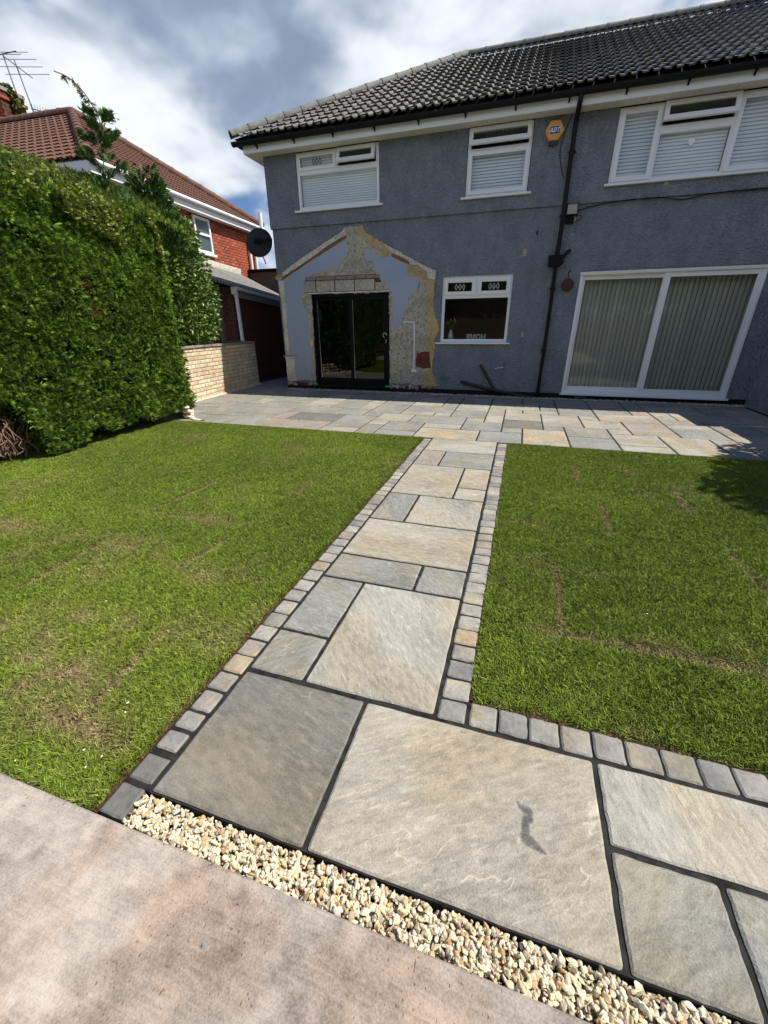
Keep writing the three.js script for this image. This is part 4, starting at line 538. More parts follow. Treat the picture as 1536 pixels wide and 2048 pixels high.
{ // white patio doors
  const z = ZW + 0.01, d = part('patio_door', house); d.userData.label = 'white sliding patio doors with closed vertical blinds';
  frameMesh('frame', [0.93, 3.955, 0.12, 2.395], [[0.985, 3.90, 0.18, 2.335]], z - 0.10, z + 0.015, M.upvc, d); mesh('head_trim', boxAt(0.92, 3.965, 2.345, 2.40, z + 0.016, z + 0.04, 0.006), M.upvcWarm, d);
  frameMesh('door_leaf', [0.96, 2.45, 0.165, 2.345], [[1.035, 2.375, 0.265, 2.265]], z - 0.085, z - 0.045, M.upvc, d); frameMesh('door_leaf', [2.385, 3.93, 0.165, 2.36], [[2.49, 3.835, 0.255, 2.265]], z - 0.04, z + 0.005, M.upvc, d);
  pane(d, 1.02, 2.39, 0.25, 2.28, z - 0.06, M.glassDark); pane(d, 2.475, 3.85, 0.24, 2.28, z - 0.02, M.glassDark); mesh('sill', boxAt(0.90, 3.985, 0.085, 0.125, ZW - 0.05, ZW + 0.085, 0.006), M.upvc, d);
  mesh('handle', mergeGeometries([tube([[0.995, 1.06, z - 0.03], [1.0, 1.09, z + 0.02], [1.0, 1.22, z + 0.02], [0.995, 1.25, z - 0.03]], 0.012, 8, 20, true)]), M.upvcWarm, d);
  const vb = thing('vertical_blind', 'closed vertical blind behind the sliding patio doors', 'blind'), r = rng(21); let k = 0;
  for (let x = 1.03; x < 3.9; x += 0.082) { const g = new THREE.BoxGeometry(0.0845, 2.05, 0.002, 4, 1, 1), p = g.attributes.position; for (let i = 0; i < p.count; i++) p.setZ(i, p.getZ(i) + 0.006 * Math.cos(p.getX(i) / 0.089 * 3)); g.computeVertexNormals(); g.rotateY(0.30 + (r() - 0.5) * 0.08); mesh('vane', at(g, x, 1.255, z - 0.20 + (r() - 0.5) * 0.004), M.vane[Math.floor(r() * 3)], vb); k++; }
  mesh('head_rail', boxAt(1.0, 3.9, 2.285, 2.325, z - 0.24, z - 0.17, 0.004), M.upvc, vb);
}

// ---------------------------------------------------------------- roof of the grey house
const TAN = 0.575, PITCH = Math.atan(TAN), EV = V(-6.20, 5.015, -9.47), RUN = 4.1;
// one interlocking tile: pan and roll; u across, s up the slope, n off the roof
function tileGeo(w, len, lift, roll, U, S, N, clipU) {
  const prof = [[0, 0.0], [0.13, 0], [0.26, 0.0], [0.30, 0.55], [0.36, 0.95], [0.42, 0.95], [0.48, 0.5], [0.51, 0], [0.63, 0], [0.76, 0], [0.80, 0.55], [0.86, 0.95], [0.92, 0.95], [0.98, 0.5], [1.0, 0.02]].map(([u, h]) => [u * w * 1.01, h > 0.05 ? h * roll : h]);
  const pos = []; const pt = (u, s, n) => { if (clipU) u = Math.max(u, clipU(s)); return U.clone().multiplyScalar(u).addScaledVector(S, s).addScaledVector(N, n); };
  const quad = (a, b, c, d) => [a, b, c, a, c, d].forEach((p) => pos.push(p.x, p.y, p.z));
  for (let i = 0; i + 1 < prof.length; i++) {
    const [u0, h0] = prof[i], [u1, h1] = prof[i + 1];
    quad(pt(u0, 0, h0 + lift), pt(u1, 0, h1 + lift), pt(u1, len, h1), pt(u0, len, h0));
    quad(pt(u0, 0, h0 + lift - 0.022), pt(u1, 0, h1 + lift - 0.022), pt(u1, 0, h1 + lift), pt(u0, 0, h0 + lift));
  }
  const g = new THREE.BufferGeometry(); g.setAttribute('position', new THREE.Float32BufferAttribute(pos, 3)); g.computeVertexNormals(); return metric(g, 0, 0);
}
function caps(name, parent, a, b, r, step, m) {                     // half-round ridge tiles butted along a line, each with a raised collar
  const d = b.clone().sub(a), L = d.length(); d.normalize(); const side = V(0, 0, 0).crossVectors(d, V(0, 1, 0)).normalize(), up = V(0, 0, 0).crossVectors(side, d).normalize(), n = Math.round(L / step), l = L / n;
  const ringAt = (s, q) => { const out = []; for (let i = 0; i <= 12; i++) { const f = -0.25 + (Math.PI + 0.5) * i / 12; out.push(a.clone().addScaledVector(d, s).addScaledVector(side, Math.cos(f) * q).addScaledVector(up, Math.sin(f) * q)); } return out; };
  for (let k = 0; k < n; k++) {
    const s0 = k * l, rings = [ringAt(s0 - 0.015, r * 0.8), ringAt(s0 - 0.015, r * 1.09), ringAt(s0 + 0.045, r * 1.09), ringAt(s0 + 0.05, r * 1.02), ringAt(s0 + l, r * 0.97)], pos = [];
    for (let q = 0; q + 1 < rings.length; q++) for (let i = 0; i < 12; i++) [rings[q][i], rings[q][i + 1], rings[q + 1][i + 1], rings[q][i], rings[q + 1][i + 1], rings[q + 1][i]].forEach((p) => pos.push(p.x, p.y, p.z));
    const g = new THREE.BufferGeometry(); g.setAttribute('position', new THREE.Float32BufferAttribute(pos, 3)); g.computeVertexNormals(); mesh(name, metric(g, k * 0.37, k * 0.2), m, parent);
  }
}
{
  const roof = part('roof', house); roof.userData.label = 'dark grey interlocking tiled hipped roof';
  const U = V(1, 0, 0), S = V(0, Math.sin(PITCH), -Math.cos(PITCH)), N = V(0, Math.cos(PITCH), Math.sin(PITCH)); const W = 0.312, G = 0.322, slope = RUN / Math.cos(PITCH), rows = Math.floor(slope / G), r = rng(61);
  const whole = tileGeo(W, G + 0.05, 0.048, 0.040, U, S, N); const all = [];
  for (let k = 0; k < rows + 1; k++) for (let c = 0; c < 52; c++) {
    const x = EV.x + c * W, s0 = k * G; const hip = (s) => EV.x + (s0 + s) * Math.cos(PITCH) - 0.02; if (x + W < hip(0) + 0.03) continue;
    const p = EV.clone().addScaledVector(S, s0); p.x = x; all.push({ p, cut: x < hip(G + 0.05) + 0.02, hip, x, s0, k, len: Math.min(G + 0.05, slope - s0 + 0.02), d: p.distanceTo(camera.position) });
  }
  const seen = all.filter((t) => t.x < 3.6 + 0.12 * t.k).sort((a, b) => a.d - b.d), single = new Set(seen.slice(0, 298)), rest = [];
  const cache = new Map(); const geo = (t) => (t.cut || t.len < G ? tileGeo(W, t.len, 0.048, 0.040, U, S, N, (s) => t.hip(s) - t.x) : whole);
  for (const t of all) { if (single.has(t)) { const o = mesh('roof_tile', geo(t), M.roofTile[Math.floor(r() * 4)], roof); o.position.copy(t.p); } else rest.push(at(geo(t).clone(), t.p.x, t.p.y, t.p.z)); }
  stuff(mesh('roof_tiles_beyond', mergeGeometries(rest), M.roofTile[0], roof));
  const rx = EV.x + RUN, ry = EV.y + RUN * TAN, rz = EV.z - RUN, tri = (pts) => { const g = new THREE.BufferGeometry(); const q = []; for (let i = 1; i + 1 < pts.length; i++) q.push(...pts[0], ...pts[i], ...pts[i + 1]); g.setAttribute('position', new THREE.Float32BufferAttribute(q, 3)); g.computeVertexNormals(); return metric(g); };
  mesh('roof_deck', merged([tri([[EV.x + 0.02, EV.y - 0.02, EV.z - 0.02], [9.4, EV.y - 0.02, EV.z - 0.02], [9.4, ry - 0.03, rz], [rx, ry - 0.03, rz]]), tri([[9.4, EV.y, rz - RUN], [EV.x, EV.y, rz - RUN], [rx, ry - 0.03, rz], [9.4, ry - 0.03, rz]])]), M.blackMatt, roof);
  mesh('side_slope', tri([[EV.x, EV.y, rz - RUN], [EV.x, EV.y, EV.z], [rx, ry, rz]]), M.roofTile[0], roof);
  caps('hip_tile', roof, V(EV.x - 0.03, EV.y + 0.05, EV.z + 0.03), V(rx, ry + 0.05, rz), 0.092, 0.43, M.ridge, V(0, 1, 0)); caps('ridge_tile', roof, V(rx, ry + 0.045, rz), V(9.3, ry + 0.045, rz), 0.08, 0.44, M.ridge, V(0, 1, 0));
  // eaves
  const ea = part('eaves', house);
  mesh('fascia_board', boxAt(-6.10, 9.0, 4.80, 4.99, -9.615, -9.595, 0.004), M.upvc, ea); mesh('fascia_board', boxAt(-6.10, -6.08, 4.80, 4.99, -17.9, -9.617, 0.004), M.upvc, ea);
  const sg = []; for (let x = -6.07; x < 8.9; x += 0.1) sg.push(boxAt(x + 0.003, x + 0.097, 4.803, 4.812, ZW + 0.036, -9.617, 0.003)); stuff(mesh('soffit_boards', merged(sg), M.soffit, ea));
  mesh('soffit_backing', boxAt(-6.07, 8.9, 4.814, 4.82, ZW + 0.0, -9.617, 0), M.soffit, ea); mesh('soffit_board', boxAt(-6.075, -5.805, 4.803, 4.813, -17.8, ZW + 0.034, 0.003), M.soffit, ea);
  const half = (len) => { const s = new THREE.Shape(); s.absarc(0, 0, 0.070, Math.PI, 2 * Math.PI, false); s.lineTo(0.062, 0); s.absarc(0, 0, 0.062, 2 * Math.PI, Math.PI, true); s.closePath(); return new THREE.ExtrudeGeometry(s, { depth: len, bevelEnabled: false, curveSegments: 10 }); };
  const g1 = half(15.4); g1.rotateY(Math.PI / 2); mesh('gutter', at(g1, -6.28, 4.975, -9.515), M.black, ea); const g2 = half(8.3); mesh('gutter', at(g2, -6.175, 4.975, -17.8), M.black, ea);
  for (let x = -5.75; x < 4.5; x += 0.86) mesh('gutter_bracket', merged([boxAt(x - 0.014, x + 0.014, 4.855, 4.96, -9.594, -9.58, 0.002), boxAt(x - 0.014, x + 0.014, 4.885, 4.90, -9.58, -9.50, 0.002)]), M.black, ea);
  // chimney stack beyond the ridge
  const ch = part('chimney', roof); mesh('stack', metric(boxAt(4.35, 5.25, 6.3, 8.9, -13.75, -12.95, 0.01)), M.redBrick[1], ch); mesh('cap', boxAt(4.27, 5.33, 8.9, 9.0, -13.83, -12.87, 0.01), M.coping, ch);
}
// ---------------------------------------------------------------- fittings on the house
{
  const t = thing('downpipe', 'black rainwater downpipe with hopper running down the grey house', 'downpipe'); const zz = ZW + 0.085;
  mesh('pipe', tube([[0.44, 4.93, -9.515], [0.44, 4.84, -9.515], [0.435, 4.66, ZW + 0.10], [0.435, 4.0, ZW + 0.10], [0.45, 3.3, ZW + 0.095], [0.44, 2.66, zz]], 0.041, 10), M.black, t); mesh('pipe', tube([[0.445, 2.52, zz], [0.455, 1.4, ZW + 0.07], [0.445, -0.05, ZW + 0.07]], 0.036, 10), M.black, t);
  const hs = poly([[0.295, 2.69], [0.555, 2.69], [0.565, 2.56], [0.50, 2.50], [0.31, 2.515]]); const hg = new THREE.ExtrudeGeometry(hs, { depth: 0.14, bevelEnabled: true, bevelThickness: 0.006, bevelSize: 0.006, bevelSegments: 1 }); mesh('hopper', at(hg, 0, 0, ZW + 0.01), M.blackMatt, t);
  mesh('inlet_pipe', tube([[0.55, 2.64, zz], [0.60, 2.72, zz - 0.02], [0.65, 2.765, ZW + 0.04], [0.66, 2.77, ZW]], 0.030, 8), M.black, t);
  for (const y of [4.26, 3.33, 2.13, 0.98]) mesh('pipe_bracket', merged([boxAt(0.445 - 0.06, 0.445 + 0.06, y - 0.012, y + 0.012, ZW + 0.002, ZW + 0.11, 0.003)]), M.black, t);
  const w1 = thing('waste_pipe', 'dark grey waste pipe sloping low along the wall under the kitchen window', 'pipe'); const gw = mat(lin(0.014, 0.020, 0.022), 0.55);
  mesh('pipe', tube([[-1.23, 0.29, ZW - 0.02], [-1.23, 0.29, ZW + 0.05], [-0.63, 0.16, ZW + 0.06], [0.38, 0.0, ZW + 0.10]], 0.034, 9), gw, w1); mesh('collar', rod(V(-1.23, 0.29, ZW), V(-1.23, 0.29, ZW + 0.02), 0.036), gw, w1);
  const w2 = thing('waste_pipe', 'steep dark waste pipe leaving a stained hole under the kitchen window', 'pipe'); mesh('pipe', tube([[-0.83, 0.65, ZW - 0.02], [-0.83, 0.65, ZW + 0.05], [-0.47, 0.13, ZW + 0.075]], 0.032, 9), gw, w2);
  const cg = pebble(333); cg.scale(0.07, 0.055, 0.012); mesh('mortar_collar', at(cg, -0.84, 0.655, ZW + 0.002), M.brickOld, w2);
  const tp = thing('overflow_pipe', 'short pale overflow pipe sticking out beside the steep waste pipe', 'pipe'); mesh('pipe', tube([[-0.34, 0.63, ZW - 0.01], [-0.345, 0.625, ZW + 0.06], [-0.52, 0.60, ZW + 0.09]], 0.010, 8), M.upvcWarm, tp); mesh('clip', rod(V(-0.335, 0.60, ZW + 0.02), V(-0.33, 0.74, ZW + 0.02), 0.009, 0.004), M.blackMatt, tp);
}
{ // alarm box
  const t = thing('alarm_box', 'yellow hexagonal burglar alarm box on the grey wall beside the downpipe', 'alarm box', [0.105, 4.585, ZW + 0.036]);
  const hex = poly([[-0.085, 0.135], [0.075, 0.135], [0.155, 0.0], [0.068, -0.13], [-0.085, -0.13], [-0.155, 0.005]]);
  const ye = mat(lin(0.72, 0.34, 0.035), 0.42), bl = mat(lin(0.012, 0.035, 0.19), 0.4), wh = mat(lin(0.85, 0.86, 0.88), 0.4);
  mesh('cover', new THREE.ExtrudeGeometry(hex, { depth: 0.05, bevelEnabled: true, bevelThickness: 0.022, bevelSize: 0.012, bevelOffset: -0.006, bevelSegments: 3 }), ye, t);
  mesh('strobe', boxAt(-0.078, 0.072, -0.195, -0.132, 0.005, 0.055, 0.008), mat(lin(0.012, 0.014, 0.04), 0.2), t);
  mesh('label_plate', boxAt(-0.084, 0.084, -0.05, 0.056, 0.0725, 0.0765, 0.001), bl, t); frameMesh('label_border', [-0.088, 0.088, -0.054, 0.060], [[-0.082, 0.082, -0.048, 0.054]], 0.0722, 0.0752, wh, t, 0.0008);
  const g = new TextGeometry('ADT', { font, size: 0.062, depth: 0.003, curveSegments: 5 }); g.computeBoundingBox(); const bb = g.boundingBox; g.translate(-(bb.min.x + bb.max.x) / 2, -(bb.min.y + bb.max.y) / 2, 0); g.scale(0.98, 1.06, 1); g.applyMatrix4(new THREE.Matrix4().makeShear(0, 0, 0.16, 0, 0, 0)); mesh('lettering', at(g, 0, 0.004, 0.0768), wh, t);
}
{ // floodlight
  const t = thing('floodlight', 'unlit floodlight with grey glass and loose cables beside the downpipe', 'floodlight', [0.585, 3.41, ZW]);
  mesh('housing', boxAt(-0.095, 0.10, -0.085, 0.09, 0.03, 0.10, 0.01), M.blackMatt, t); mesh('lens', boxAt(-0.08, 0.088, -0.07, 0.078, 0.101, 0.106, 0.002), mat(lin(0.34, 0.34, 0.27), 0.25), t); mesh('sensor', boxAt(-0.075, 0.06, -0.20, -0.10, 0.01, 0.085, 0.012), M.blackMatt, t); mesh('bracket', boxAt(-0.04, 0.04, -0.09, -0.02, 0.0, 0.03, 0.003), M.blackMatt, t);
  mesh('cable', tube([[0.09, -0.09, 0.03], [0.16, -0.09, 0.05], [0.20, -0.13, 0.03], [0.12, -0.17, 0.04], [0.02, -0.21, 0.03], [-0.06, -0.20, 0.02], [-0.14, -0.12, 0.03]], 0.006, 6, 40, true), M.blackMatt, t); mesh('cable', tube([[0.0, -0.20, 0.04], [0.08, -0.24, 0.03], [0.12, -0.32, 0.01], [0.11, -0.36, 0.006]], 0.004, 5, 20, true), mat(lin(0.10, 0.09, 0.10), 0.7), t); mesh('cable', tube([[0.05, -0.10, 0.05], [0.09, -0.16, 0.06], [0.02, -0.20, 0.06]], 0.005, 5, 16, true), M.upvcWarm, t);
  const c = thing('wall_cable', 'thin dark cable looping along the band above the patio doors', 'cable'); mesh('cable', tube([[0.70, 3.40, ZW + 0.02], [0.95, 3.45, ZW + 0.02], [1.4, 3.49, ZW + 0.045], [2.05, 3.485, ZW + 0.045], [2.35, 3.44, ZW + 0.02], [2.75, 3.485, ZW + 0.045], [3.6, 3.50, ZW + 0.048], [5.2, 3.50, ZW + 0.048]], 0.008, 6, 80, true), M.blackMatt, c);
  const c2 = thing('wall_cable', 'thin dark cable dropping from the eaves beside the alarm box', 'cable'); mesh('cable', tube([[0.36, 4.80, ZW + 0.045], [0.28, 4.55, ZW + 0.042], [0.24, 4.3, ZW + 0.042], [0.30, 4.05, ZW + 0.05], [0.36, 3.9, ZW + 0.06]], 0.006, 6, 40, true), M.blackMatt, c2);
  const c3 = thing('telephone_wire', 'slack black wire crossing in front of the triple window', 'wire'); mesh('cable', tube([[3.05, 4.97, -9.5], [3.25, 4.3, -9.2], [3.6, 3.75, -8.8], [4.6, 3.2, -8.0]], 0.006, 6, 40, true), M.blackMatt, c3);
}
{ // hanging ornament
  const t = thing('hanging_plaque', 'round rusty pink plaque hung from a hook beside the patio doors', 'plaque', [0.715, 2.185, ZW + 0.02]);
  const g = new THREE.LatheGeometry([[0, 0.028], [0.05, 0.026], [0.09, 0.018], [0.112, 0.006], [0.115, 0]].map(([a, b]) => new THREE.Vector2(a, b)), 28); g.rotateX(Math.PI / 2); mesh('disc', metric(g), textured(brickTex, lin(0.105, 0.052, 0.047), 0.15, 0.006, 0.7), t); const rim = new THREE.TorusGeometry(0.113, 0.007, 6, 32); mesh('rim', rim, mat(lin(0.10, 0.04, 0.035), 0.6), t);
  mesh('hook', tube([[0.0, 0.11, 0.01], [-0.01, 0.2, 0.012], [-0.012, 0.24, 0.02], [0.012, 0.245, 0.02], [0.015, 0.225, 0.01]], 0.006, 6, 24, true), M.blackMatt, t);
}
{ // satellite dish on the side wall
  const t = thing('satellite_dish', 'dark satellite dish seen from behind at the house corner', 'satellite dish', [-6.17, 3.30, ZW + 0.02]);
  const g = new THREE.LatheGeometry([[0, 0.0], [0.1, 0.008], [0.2, 0.032], [0.28, 0.065], [0.31, 0.082], [0.315, 0.078], [0.28, 0.055], [0.2, 0.022], [0, -0.01]].map(([a, b]) => new THREE.Vector2(a, b)), 36); g.rotateX(-Math.PI / 2); g.scale(1, 1.0, 1); g.rotateX(-0.25); g.rotateY(0.25); mesh('reflector', g, mat(lin(0.012, 0.013, 0.018), 0.75), t);
  mesh('bracket', merged([boxAt(-0.09, 0.09, -0.06, 0.06, 0.0, 0.05, 0.006), boxAt(0.0, 0.40, -0.02, 0.03, 0.03, 0.07, 0.004)]), M.blackMatt, t); mesh('arm', rod(V(0, -0.05, 0.03), V(-0.05, -0.42, -0.32), 0.014), M.blackMatt, t);
}

// ---------------------------------------------------------------- brickwork: each brick a piece
const brickGeo = new Map();
function bricks(parent, o) {   // o: at (Vector3), along, out (unit), length, height, bl, bh, joint, depth, mats, keep(u, v), single, seed, cham
  const { bl = 0.225, bh = 0.073, joint = 0.011, depth = 0.03, seed = 1, cham = 0.004, rough = 0.003 } = o, r = rng(seed), y = V(0, 1, 0), B = new THREE.Matrix4().makeBasis(o.along, y, o.out), q = new THREE.Quaternion().setFromRotationMatrix(B);
  const list = []; const P = bl + joint, C = bh + joint;
  for (let c = 0; (c + 1) * C <= o.height + 0.004; c++) for (let u = (c % 2 ? -P / 2 : 0); u < o.length; u += P) { const a = Math.max(u, 0), b = Math.min(u + bl, o.length); if (b - a < 0.04) continue; if (o.keep && !o.keep((a + b) / 2, (c + 0.5) * C)) continue; list.push([a, b, c * C]); }
  const get = (w, k) => { const key = [w.toFixed(3), bh, depth, k, cham].join(); if (!brickGeo.has(key)) { const rr = rng(k * 77 + 5), g = cbox(w, bh, depth, cham), p = g.attributes.position, m = new Map(); for (let i = 0; i < p.count; i++) { const id = [p.getX(i), p.getY(i), p.getZ(i)].map((v) => v.toFixed(4)).join(); if (!m.has(id)) m.set(id, [(rr() - 0.5) * rough, (rr() - 0.5) * rough, (rr() - 0.5) * rough]); const d = m.get(id); p.setXYZ(i, p.getX(i) + d[0], p.getY(i) + d[1], p.getZ(i) + d[2]); } g.computeVertexNormals(); brickGeo.set(key, metric(g, rr() * 3, rr() * 3)); } return brickGeo.get(key); };
  list.sort((a, b) => a[0] - b[0]); const rest = [];
  list.forEach(([a, b, v], i) => {
    const g = get(Math.round((b - a) * 200) / 200, Math.floor(r() * 4)), p = o.at.clone().addScaledVector(o.along, (a + b) / 2).addScaledVector(y, v + bh / 2 + joint / 2).addScaledVector(o.out, -depth / 2 + (r() - 0.5) * 0.004 + (o.proud ?? 0.006));
    if (i < (o.single ?? 300)) { const m = mesh('brick', g, o.mats[Math.floor(r() * o.mats.length)], parent); m.position.copy(p); m.quaternion.copy(q); } else { const c = g.clone(); c.applyQuaternion(q); rest.push(at(c, p.x, p.y, p.z)); }
  });
  if (rest.length) stuff(mesh('brickwork', mergeGeometries(rest), o.mats[0], parent));
}
// ---------------------------------------------------------------- cream garden wall beside the patio
{
  const A = V(-6.70, 0, -7.28), Bp = V(-6.99, 0, -10.42), al = Bp.clone().sub(A), L = al.length(); al.normalize(); const out = V(-al.z, 0, al.x).multiplyScalar(1); if (out.x < 0) out.negate();
  const t = thing('garden_wall', 'cream rock-faced brick wall with thin coping along the side of the patio', 'wall'); const ang = Math.atan2(-al.x, -al.z);
  const basis = new THREE.Matrix4().makeBasis(V(al.x, 0, al.z), V(0, 1, 0), out); const put = (g) => { g.applyMatrix4(basis); return at(g, A.x, 0, A.z); };
  mesh('core', metric(put(boxAt(0.002, L, -0.1, 1.075, -0.22, -0.006, 0))), M.mortarCream, t);
  bricks(t, { at: A, along: al, out, length: L, height: 1.08, bl: 0.43, bh: 0.072, joint: 0.011, depth: 0.03, cham: 0.006, rough: 0.008, mats: M.creamBrick, seed: 14, proud: 0.008 });
  for (let k = 0; k < 6; k++) mesh('coping_stone', metric(put(boxAt(k * L / 6 + 0.004, (k + 1) * L / 6 - 0.004, 1.079, 1.125, -0.25, 0.035, 0.006)), k, k), M.coping, t);
  const mg = new THREE.SphereGeometry(1, 24, 10, 0, 6.3, 0, 1.5); mg.scale(0.55, 0.05, 0.12); const mp = mg.attributes.position; for (let i = 0; i < mp.count; i++) mp.setY(i, mp.getY(i) * (0.5 + vn3(mp.getX(i) * 9, 1, mp.getZ(i) * 9, 6))); mg.computeVertexNormals(); tag(mesh('moss_cushion', metric(put(at(mg, 2.3, 1.12, -0.10))), M.moss), 'yellow-green moss cushion on the garden wall coping', 'moss');
  // mortar haunch and the low rough stub towards the lawn
  const hg = tube([[A.x + 0.02, 0, A.z], [lerp(A.x, Bp.x, 0.3) + 0.015, 0, lerp(A.z, Bp.z, 0.3)], [lerp(A.x, Bp.x, 0.65) + 0.022, 0, lerp(A.z, Bp.z, 0.65)], [Bp.x + 0.015, 0, Bp.z]], 0.055, 8, 60, true); const hp = hg.attributes.position; for (let i = 0; i < hp.count; i++) hp.setXYZ(i, hp.getX(i) + 0.02 * (vn(hp.getZ(i) * 14, 1, 0, 5) - 0.5), hp.getY(i) * 0.45 + 0.006, hp.getZ(i)); hg.computeVertexNormals(); mesh('mortar_haunch', metric(hg), M.mortarPale, t);
  const s = thing('stub_wall', 'low broken end of rough pale stone between hedge and patio', 'wall'), r = rng(31); let id = 0;
  for (let k = 0; k < 12; k++) for (let c = 0; c < 5 - Math.floor(k / 4) * 0; c++) { const f = k / 11, x = lerp(-6.66, -5.50, f), z = lerp(-7.25, -5.92, f); if (c > 4 - f * 1.6) continue; const g = pebble(520 + id++, 1); g.scale(0.085 + 0.03 * r(), 0.046, 0.10); g.rotateY(0.8); mesh('stone', metric(at(g, x - 0.06, 0.045 + c * 0.082, z - 0.03 + (r() - 0.5) * 0.02), r(), r()), [M.creamBrick[1], M.mortarPale, M.coping][Math.floor(r() * 3)], s); }
  const hg2 = tube([[-6.62, 0.0, -7.22], [-6.05, 0.0, -6.58], [-5.46, 0.0, -5.95], [-5.18, -0.005, -5.85]], 0.05, 8, 40, true); hg2.scale(1, 0.5, 1); mesh('mortar_fillet', metric(hg2), M.mortarPale, s);
}
// ---------------------------------------------------------------- neighbour's house, turned a little to the garden
const nb = thing('brick_house', 'red brick house with red tiled hipped roof beyond the hedge', 'house', [-9.75, 0, -9.05]); nb.rotation.y = 0.060;
{
  mesh('wall', metric(boxAt(-9, -0.03, -0.1, 4.78, -7.02, 0, 0)), M.mortarRed, nb);
  const win = [-3.42, -4.22, 3.62, 4.58];
  bricks(nb, { at: V(-0.03, 2.86, -2.1), along: V(0, 0, -1), out: V(1, 0, 0), length: 4.9, height: 1.92, depth: 0.04, mats: M.redBrick, seed: 7, single: 298, proud: 0.012, keep: (u, v) => { const z = -2.1 - u, y = 2.86 + v; return !(z < win[0] + 0.08 && z > win[1] - 0.08 && y > win[2] - 0.02 && y < win[3] + 0.03); } });
  const w = part('window', nb); const fr = (n, out, holes, d0, d1) => { const s = rect(...out); holes.forEach((h) => s.holes.push(rectPath(...h))); const g = new THREE.ExtrudeGeometry(s, { depth: d1 - d0, bevelEnabled: false }); g.rotateY(Math.PI / 2); return mesh(n, at(g, d0, 0, 0), M.upvc, w); };
  fr('frame', [3.42, 4.22, 3.62, 4.58], [[3.49, 4.15, 3.69, 4.10], [3.49, 4.15, 4.16, 4.51]], -0.02, 0.03); mesh('sill', boxAt(-0.02, 0.10, 3.56, 3.62, -4.28, -3.36, 0.005), M.upvc, w);
  for (const [a, b] of [[3.68, 4.11], [4.15, 4.52]]) { const g = new THREE.PlaneGeometry(0.68, b - a); g.rotateY(Math.PI / 2); mesh('pane', at(g, 0.0, (a + b) / 2, -3.82), M.glassDark, w); }
  mesh('net_curtain', boxAt(-0.028, -0.022, 3.64, 4.56, -4.2, -3.44, 0), mat(lin(0.10, 0.14, 0.17), 0.9), w);
  // roof: hip end towards the garden, long slope towards the camera
  const e = 0.27, z0 = 0.25, z1 = -7.27, zr = (z0 + z1) / 2, ye = 4.86, run = (z0 - z1) / 2, tn = 0.625, pit = Math.atan(tn), apex = V(e - run, ye + run * tn, zr); const roof = part('roof', nb), W = 0.26, G = 0.30, slope = run / Math.cos(pit);
  const gs = []; const face = (o, U, S, N, test) => { const tg = tileGeo(W, G + 0.04, 0.038, 0.034, U, S, N); for (let k = 0; k * G < slope; k++) for (let c = 0; c < 44; c++) { const u = c * W, s = k * G; if (!test(u + W / 2, (s + G / 2) * Math.cos(pit))) continue; const p = o.clone().addScaledVector(U, u).addScaledVector(S, s); gs.push(at(tg.clone(), p.x, p.y, p.z)); } };
  face(V(e, ye, z0), V(0, 0, -1), V(-Math.cos(pit), Math.sin(pit), 0), V(Math.sin(pit), Math.cos(pit), 0), (u, t) => u > t - 0.1 && u < 2 * run - t + 0.1);
  face(V(e - 44 * W, ye, z0), V(1, 0, 0), V(0, Math.sin(pit), -Math.cos(pit)), V(0, Math.cos(pit), Math.sin(pit)), (u, t) => 44 * W - u > t - 0.1);
  stuff(mesh('roof_tiles', mergeGeometries(gs), M.redTile, roof));
  const tri = (pts) => { const g = new THREE.BufferGeometry(), q = []; for (let i = 1; i + 1 < pts.length; i++) q.push(...pts[0], ...pts[i], ...pts[i + 1]); g.setAttribute('position', new THREE.Float32BufferAttribute(q, 3)); g.computeVertexNormals(); return metric(g); };
  mesh('roof_deck', merged([tri([[e, ye - 0.02, z0], [e, ye - 0.02, z1], [apex.x, apex.y - 0.02, apex.z]]), tri([[-12, ye - 0.02, z0], [e, ye - 0.02, z0], [apex.x, apex.y - 0.02, zr], [-12, apex.y - 0.02, zr]]), tri([[-12, ye - 0.02, z1], [-12, apex.y - 0.02, zr], [apex.x, apex.y - 0.02, zr], [e, ye - 0.02, z1]])]), M.redTile, roof);
  caps('hip_tile', roof, V(e, ye + 0.06, z0), V(apex.x, apex.y + 0.05, apex.z), 0.13, 0.44, M.redTile, V(0, 1, 0)); caps('hip_tile', roof, V(e, ye + 0.06, z1), V(apex.x, apex.y + 0.05, apex.z), 0.13, 0.44, M.redTile, V(0, 1, 0)); caps('ridge_tile', roof, V(-11, apex.y + 0.05, zr), V(apex.x, apex.y + 0.05, zr), 0.13, 0.44, M.redTile, V(0, 1, 0));
  const ea = part('eaves', nb); mesh('fascia_board', boxAt(0.20, 0.23, 4.62, 4.84, z1 + 0.05, z0 - 0.03, 0.004), M.upvc, ea); mesh('soffit_board', boxAt(0.0, 0.20, 4.62, 4.64, z1 + 0.1, z0 - 0.05, 0.002), M.upvcWarm, ea); mesh('gutter', rod(V(0.29, 4.83, z0), V(0.29, 4.83, z1), 0.055, 0.055, 10), M.upvc, ea); mesh('fascia_board', boxAt(-11, 0.23, 4.62, 4.84, z0 - 0.05, z0 - 0.02, 0.004), M.upvc, ea);
  // chimney with creeper
  const ch = part('chimney', nb); const cx0 = -8.1, cx1 = -6.55, cz = -4.0; mesh('stack', metric(boxAt(cx0, cx1, 6.2, 8.30, cz - 0.8, cz, 0.005)), M.mortarRed, ch);
  const cb = new THREE.Group(); bricks(cb, { at: V(cx0, 6.3, cz), along: V(1, 0, 0), out: V(0, 0, 1), length: cx1 - cx0, height: 2.0, single: 0, mats: [M.redBrick[1]], seed: 3 }); const cbm = cb.children[0]; cbm.name = 'brickwork'; ch.add(cbm);
